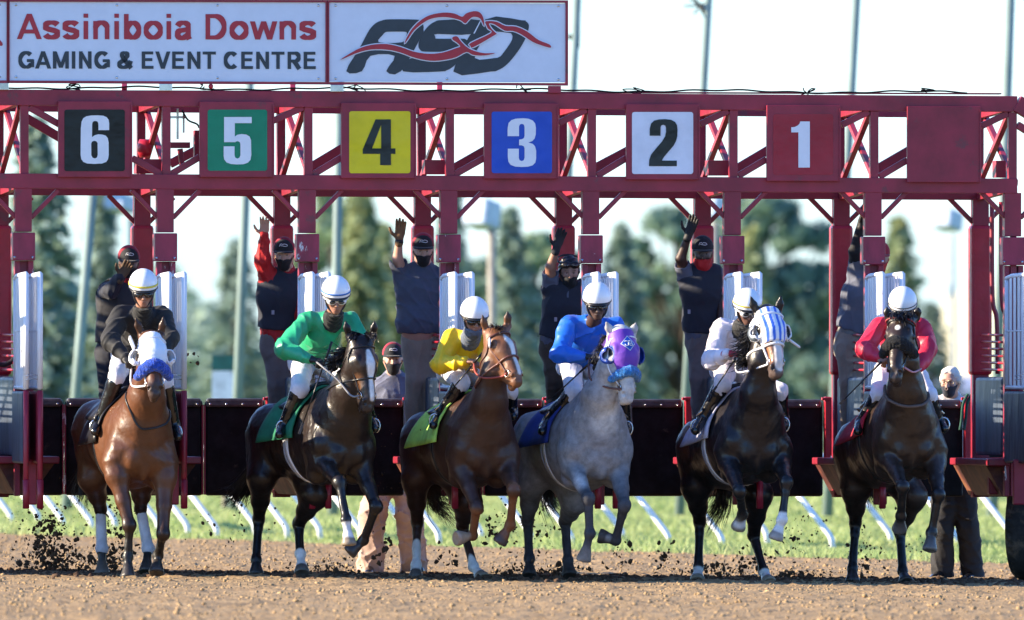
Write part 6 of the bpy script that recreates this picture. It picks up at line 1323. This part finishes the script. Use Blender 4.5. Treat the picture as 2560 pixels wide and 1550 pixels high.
CS = [
 dict(label='crew man in dark navy holding a gloved hand before his face, red and black cap', crop=Z4, skin='brown', look=(.1, -1, -.15), seed=11, d=1.1,
  j=dict(head=(922, 455, 1.1), neck=(900, 590, 1.15), chest=(850, 720, 1.15), pelvis=(830, 1050, 1.2), shL=(770, 655, 1.15), shR=(1000, 650, 1.15), elL=(795, 650, .85), wrL=(868, 552, .72), elR=(1040, 850, 1.1), wrR=(1020, 1030, 1.0), **legs(770, 890, 1090, 1400, 1720)),
  handL=((.55, -.35, 1.0), (.0, -1, -.2), -1, .25), gloveL=mat('brown glove', (.11, .065, .035), rough=.8), handR=((0, -.2, -1), (-1, 0, 0), 1, .4), shirt=m_navy, vest=clothmat('black padded vest', (.02, .02, .026), .7), pants=m_navy, cap=(m_capb, m_capr, m_logo), mask=m_mask, gaiter=m_red, gtop=-.1),
 dict(label='crew man in a red jacket and black vest waving a bare hand high', crop=Z4, skin='light', look=(-.05, -1, -.1), seed=12,
  j=dict(head=(2035, 395, 1.1), neck=(2050, 520, 1.15), chest=(2000, 690, 1.15), pelvis=(1990, 1010, 1.2), shL=(1925, 585, 1.15), shR=(2125, 590, 1.15), elL=(1880, 430, 1.05), wrL=(1893, 258, 1.0), elR=(2170, 800, 1.1), wrR=(2150, 960, 1.0), **legs(1985, 2040, 1060, 1330, 1650)),
  handL=((.02, 0, 1.0), (0, -1, 0), -1, .12), handR=((0, -.2, -1), (-1, 0, 0), 1, .4), shirt=m_red, vest=m_navy, vcut=.1, pants=m_gpant, cap=(m_capb, m_capr, m_logo), mask=m_mask, sg=.02, baggy=.01, vtag=(1955, 805, .93)),
 dict(label='crew man in a slate polo shirt and khaki trousers raising a tan glove', crop=Z5, skin='light', look=(.05, -1, -.12), seed=13, bulk=1.16, belly=.035,
  j=dict(head=(595, 365, 1.1), neck=(590, 480, 1.15), chest=(560, 640, 1.15), pelvis=(590, 1020, 1.2), shL=(445, 545, 1.15), shR=(705, 560, 1.15), elL=(412, 420, 1.05), wrL=(425, 285, 1.0), elR=(760, 760, 1.1), wrR=(750, 930, 1.0), **legs(545, 640, 1080, 1300, 1700)),
  handL=((.1, 0, 1.0), (0, -1, 0), -1, .12), gloveL=mat('tan glove', (.2, .11, .05), rough=.8), handR=((0, -.2, -1), (-1, 0, 0), 1, .4), shirt=m_polo, sleeve=.36, pants=m_khaki, belt=mat('brown belt', (.06, .022, .012), rough=.5), cap=(m_capb, m_capr, m_logo), mask=m_mask, baggy=.018, watch=True),
 dict(label='bareheaded crew man with sunglasses on his head, arm up in a dark glove', crop=Z5, skin='tan', look=(.1, -1, -.2), seed=14,
  j=dict(head=(1642, 515, 1.1), neck=(1645, 640, 1.15), chest=(1610, 760, 1.15), pelvis=(1560, 1010, 1.2), shL=(1510, 625, 1.15), shR=(1740, 650, 1.15), elL=(1508, 480, 1.05), wrL=(1550, 348, 1.0), elR=(1770, 830, 1.1), wrR=(1750, 1000, 1.0), **legs(1530, 1600, 1060, 1300, 1640)),
  handL=((.3, 0, 1.0), (.3, -1, 0), -1, .15), gloveL=mat('dark glove', (.02, .022, .028), rough=.8), handR=((0, -.2, -1), (-1, 0, 0), 1, .4), shirt=m_greyt, sleeve=.34, vest=m_navy, pants=clothmat('dark brown trousers', (.075, .055, .035), .85), mask=m_mask, hairc=m_hair, goggles=m_blk, gy=.07, gaiter=m_mask, gtop=-.08, vtag=(1545, 855, .92)),
 dict(label='crew man in a red neck gaiter and black cap, one arm raised', crop=Z6, skin='dark', look=(.02, -1, -.1), seed=15,
  j=dict(head=(162, 385, 1.1), neck=(168, 500, 1.15), chest=(160, 640, 1.15), pelvis=(160, 960, 1.2), shL=(45, 545, 1.15), shR=(270, 550, 1.15), elL=(5, 420, 1.05), wrL=(60, 255, 1.0), elR=(300, 760, 1.1), wrR=(290, 930, 1.0), **legs(130, 200, 1020, 1280, 1640)),
  handL=((.35, 0, 1.0), (-.3, -1, 0), -1, .12), gloveL=m_gblk, handR=((0, -.2, -1), (-1, 0, 0), 1, .4), shirt=m_greyt, sleeve=.34, vest=m_navy, pants=m_gpant, cap=(m_capb, m_capb, m_logo), gaiter=m_red, gtop=-.045, vtag=(65, 800, .92)),
 dict(label='crew man with his face hidden behind a column, one arm straight up', crop=Z6, skin='tan', look=(.1, -1, -.1), seed=16,
  j=dict(head=(1425, 420, 1.15), neck=(1380, 540, 1.2), chest=(1300, 680, 1.2), pelvis=(1235, 1010, 1.25), shL=(1262, 530, 1.2), shR=(1440, 620, 1.2), elL=(1250, 370, 1.1), wrL=(1298, 170, 1.05), elR=(1440, 830, 1.15), wrR=(1400, 960, 1.05), **legs(1200, 1275, 1060, 1300, 1640)),
  handL=((.1, 0, 1.0), (1, -.2, 0), -1, .1), handR=((0, -.2, -1), (-1, 0, 0), 1, .4), gloveL=m_gblk, shirt=m_greyt, sleeve=.34, pants=m_khaki, belt=mat('pale belt', (.2, .19, .17), rough=.8), cap=(m_capr, m_capr, m_logo), mask=m_red, sleeve_black=True),
 dict(label='crew man in a grey shirt and pink beige trousers standing behind the tailgates', crop=Z5, skin='light', look=(.02, -1, -.05), seed=17, group='crew standing on the track behind the gate', bulk=1.12,
  j=dict(head=(380, 1145, 4.2), neck=(385, 1275, 4.3), chest=(390, 1400, 4.3), pelvis=(390, 1790, 4.35), shL=(285, 1345, 4.3), shR=(510, 1345, 4.3), elL=(255, 1560, 4.3), wrL=(270, 1740, 4.2), elR=(530, 1560, 4.3), wrR=(520, 1740, 4.2), hipL=(340, 1850, 4.35), knL=(235, 2240, 4.3), anL=(215, 2640, 4.35), toL=(205, 2672, 4.1), hipR=(450, 1850, 4.35), knR=(500, 2240, 4.3), anR=(530, 2620, 4.4), toR=(575, 2655, 4.15)),
  handL=((0, -.2, -1), (1, 0, 0), 1, .4), handR=((0, -.2, -1), (-1, 0, 0), 1, .4), shirt=clothmat('blue grey shirt', (.13, .14, .2), .8), sleeve=.36, pants=clothmat('pink beige trousers', (.50, .34, .27), .85), baggy=.042, boot='shoe', cap=(m_capb, m_capr, m_logo), mask=m_mask, pfold=.035),
 dict(label='man in glasses and a navy mask behind the tailgates, black trousers below the gate', crop=Z6, skin='light', look=(-.3, -1, -.1), seed=18, group='crew standing on the track behind the gate',
  j=dict(head=(1935, 1305, 3.3), neck=(1950, 1430, 3.4), chest=(1940, 1560, 3.4), pelvis=(1960, 1950, 3.4), shL=(1830, 1480, 3.4), shR=(2050, 1480, 3.4), elL=(1800, 1700, 3.4), wrL=(1810, 1880, 3.3), elR=(2080, 1700, 3.4), wrR=(2070, 1880, 3.3), hipL=(1900, 2020, 3.4), knL=(1880, 2350, 3.35), anL=(1880, 2670, 3.4), toL=(1790, 2728, 3.1), hipR=(2010, 2020, 3.4), knR=(2060, 2350, 3.35), anR=(2095, 2670, 3.4), toR=(2040, 2742, 3.15)),
  handL=((0, -.2, -1), (1, 0, 0), 1, .4), handR=((0, -.2, -1), (-1, 0, 0), 1, .4), shirt=clothmat('pale shirt', (.6, .6, .63), .8), pants=clothmat('black trousers', (.014, .013, .016), .8), baggy=.024, boot='shoe', mask=m_navy, hairc=mat('white hair', (.7, .66, .6), rough=.7, bump=.4, bs=80), glasses=True, pfold=.02),
]
for sp in CS:
    sp.setdefault('group', GC); sp.setdefault('boot', 'shoe'); sp.setdefault('fold', .022); sp.setdefault('fsc', 14)
    person(sp)
    at = lambda a, b, d: sp['Hc']+sp['f']*a+sp['u']*b+sp['s']*d
    if sp.get('watch'):
        w = sp['J']['wrL']; MB().tube([w-np.array((0, 0, .03)), w-np.array((0, 0, -.0))], .036, 14).build('wristband', m_blk, sp['o'], True)
    if sp.get('sleeve_black'):
        T = SD(); J = sp['J']; T.cone(J['shL'], J['elL'], .06, .052, .02); T.cone(J['elL'], J['wrL'], .052, .034, .02); T.mesh('undersleeve', m_mask, .0075, sp['o'], noise=folds(.006, 25, 3))
    if sp.get('glasses'):
        g = MB()
        for q in (-1, 1): g.tube([at(.105, .01+.018*math.sin(t), q*.034+.024*math.cos(t)) for t in np.linspace(0, 6.28, 14)], .0022, 5, False)
        g.tube([at(.105, .014, -.012), at(.105, .014, .012)], .002, 5)
        for q in (-1, 1): g.tube([at(.105, .014, q*.058), at(.02, .015, q*.08)], .002, 5)
        g.build('spectacles', mat('gold wire', (.5, .4, .25), rough=.3, metal=1), sp['o'], True)
        MB().tube([at(.128, -.045+.012*math.sin(t), .012*math.cos(t)) for t in np.linspace(0, 6.28, 12)], .003, 5, False).build('mask_emblem', mat('emblem thread', (.5, .35, .3), rough=.8), sp['o'], True)
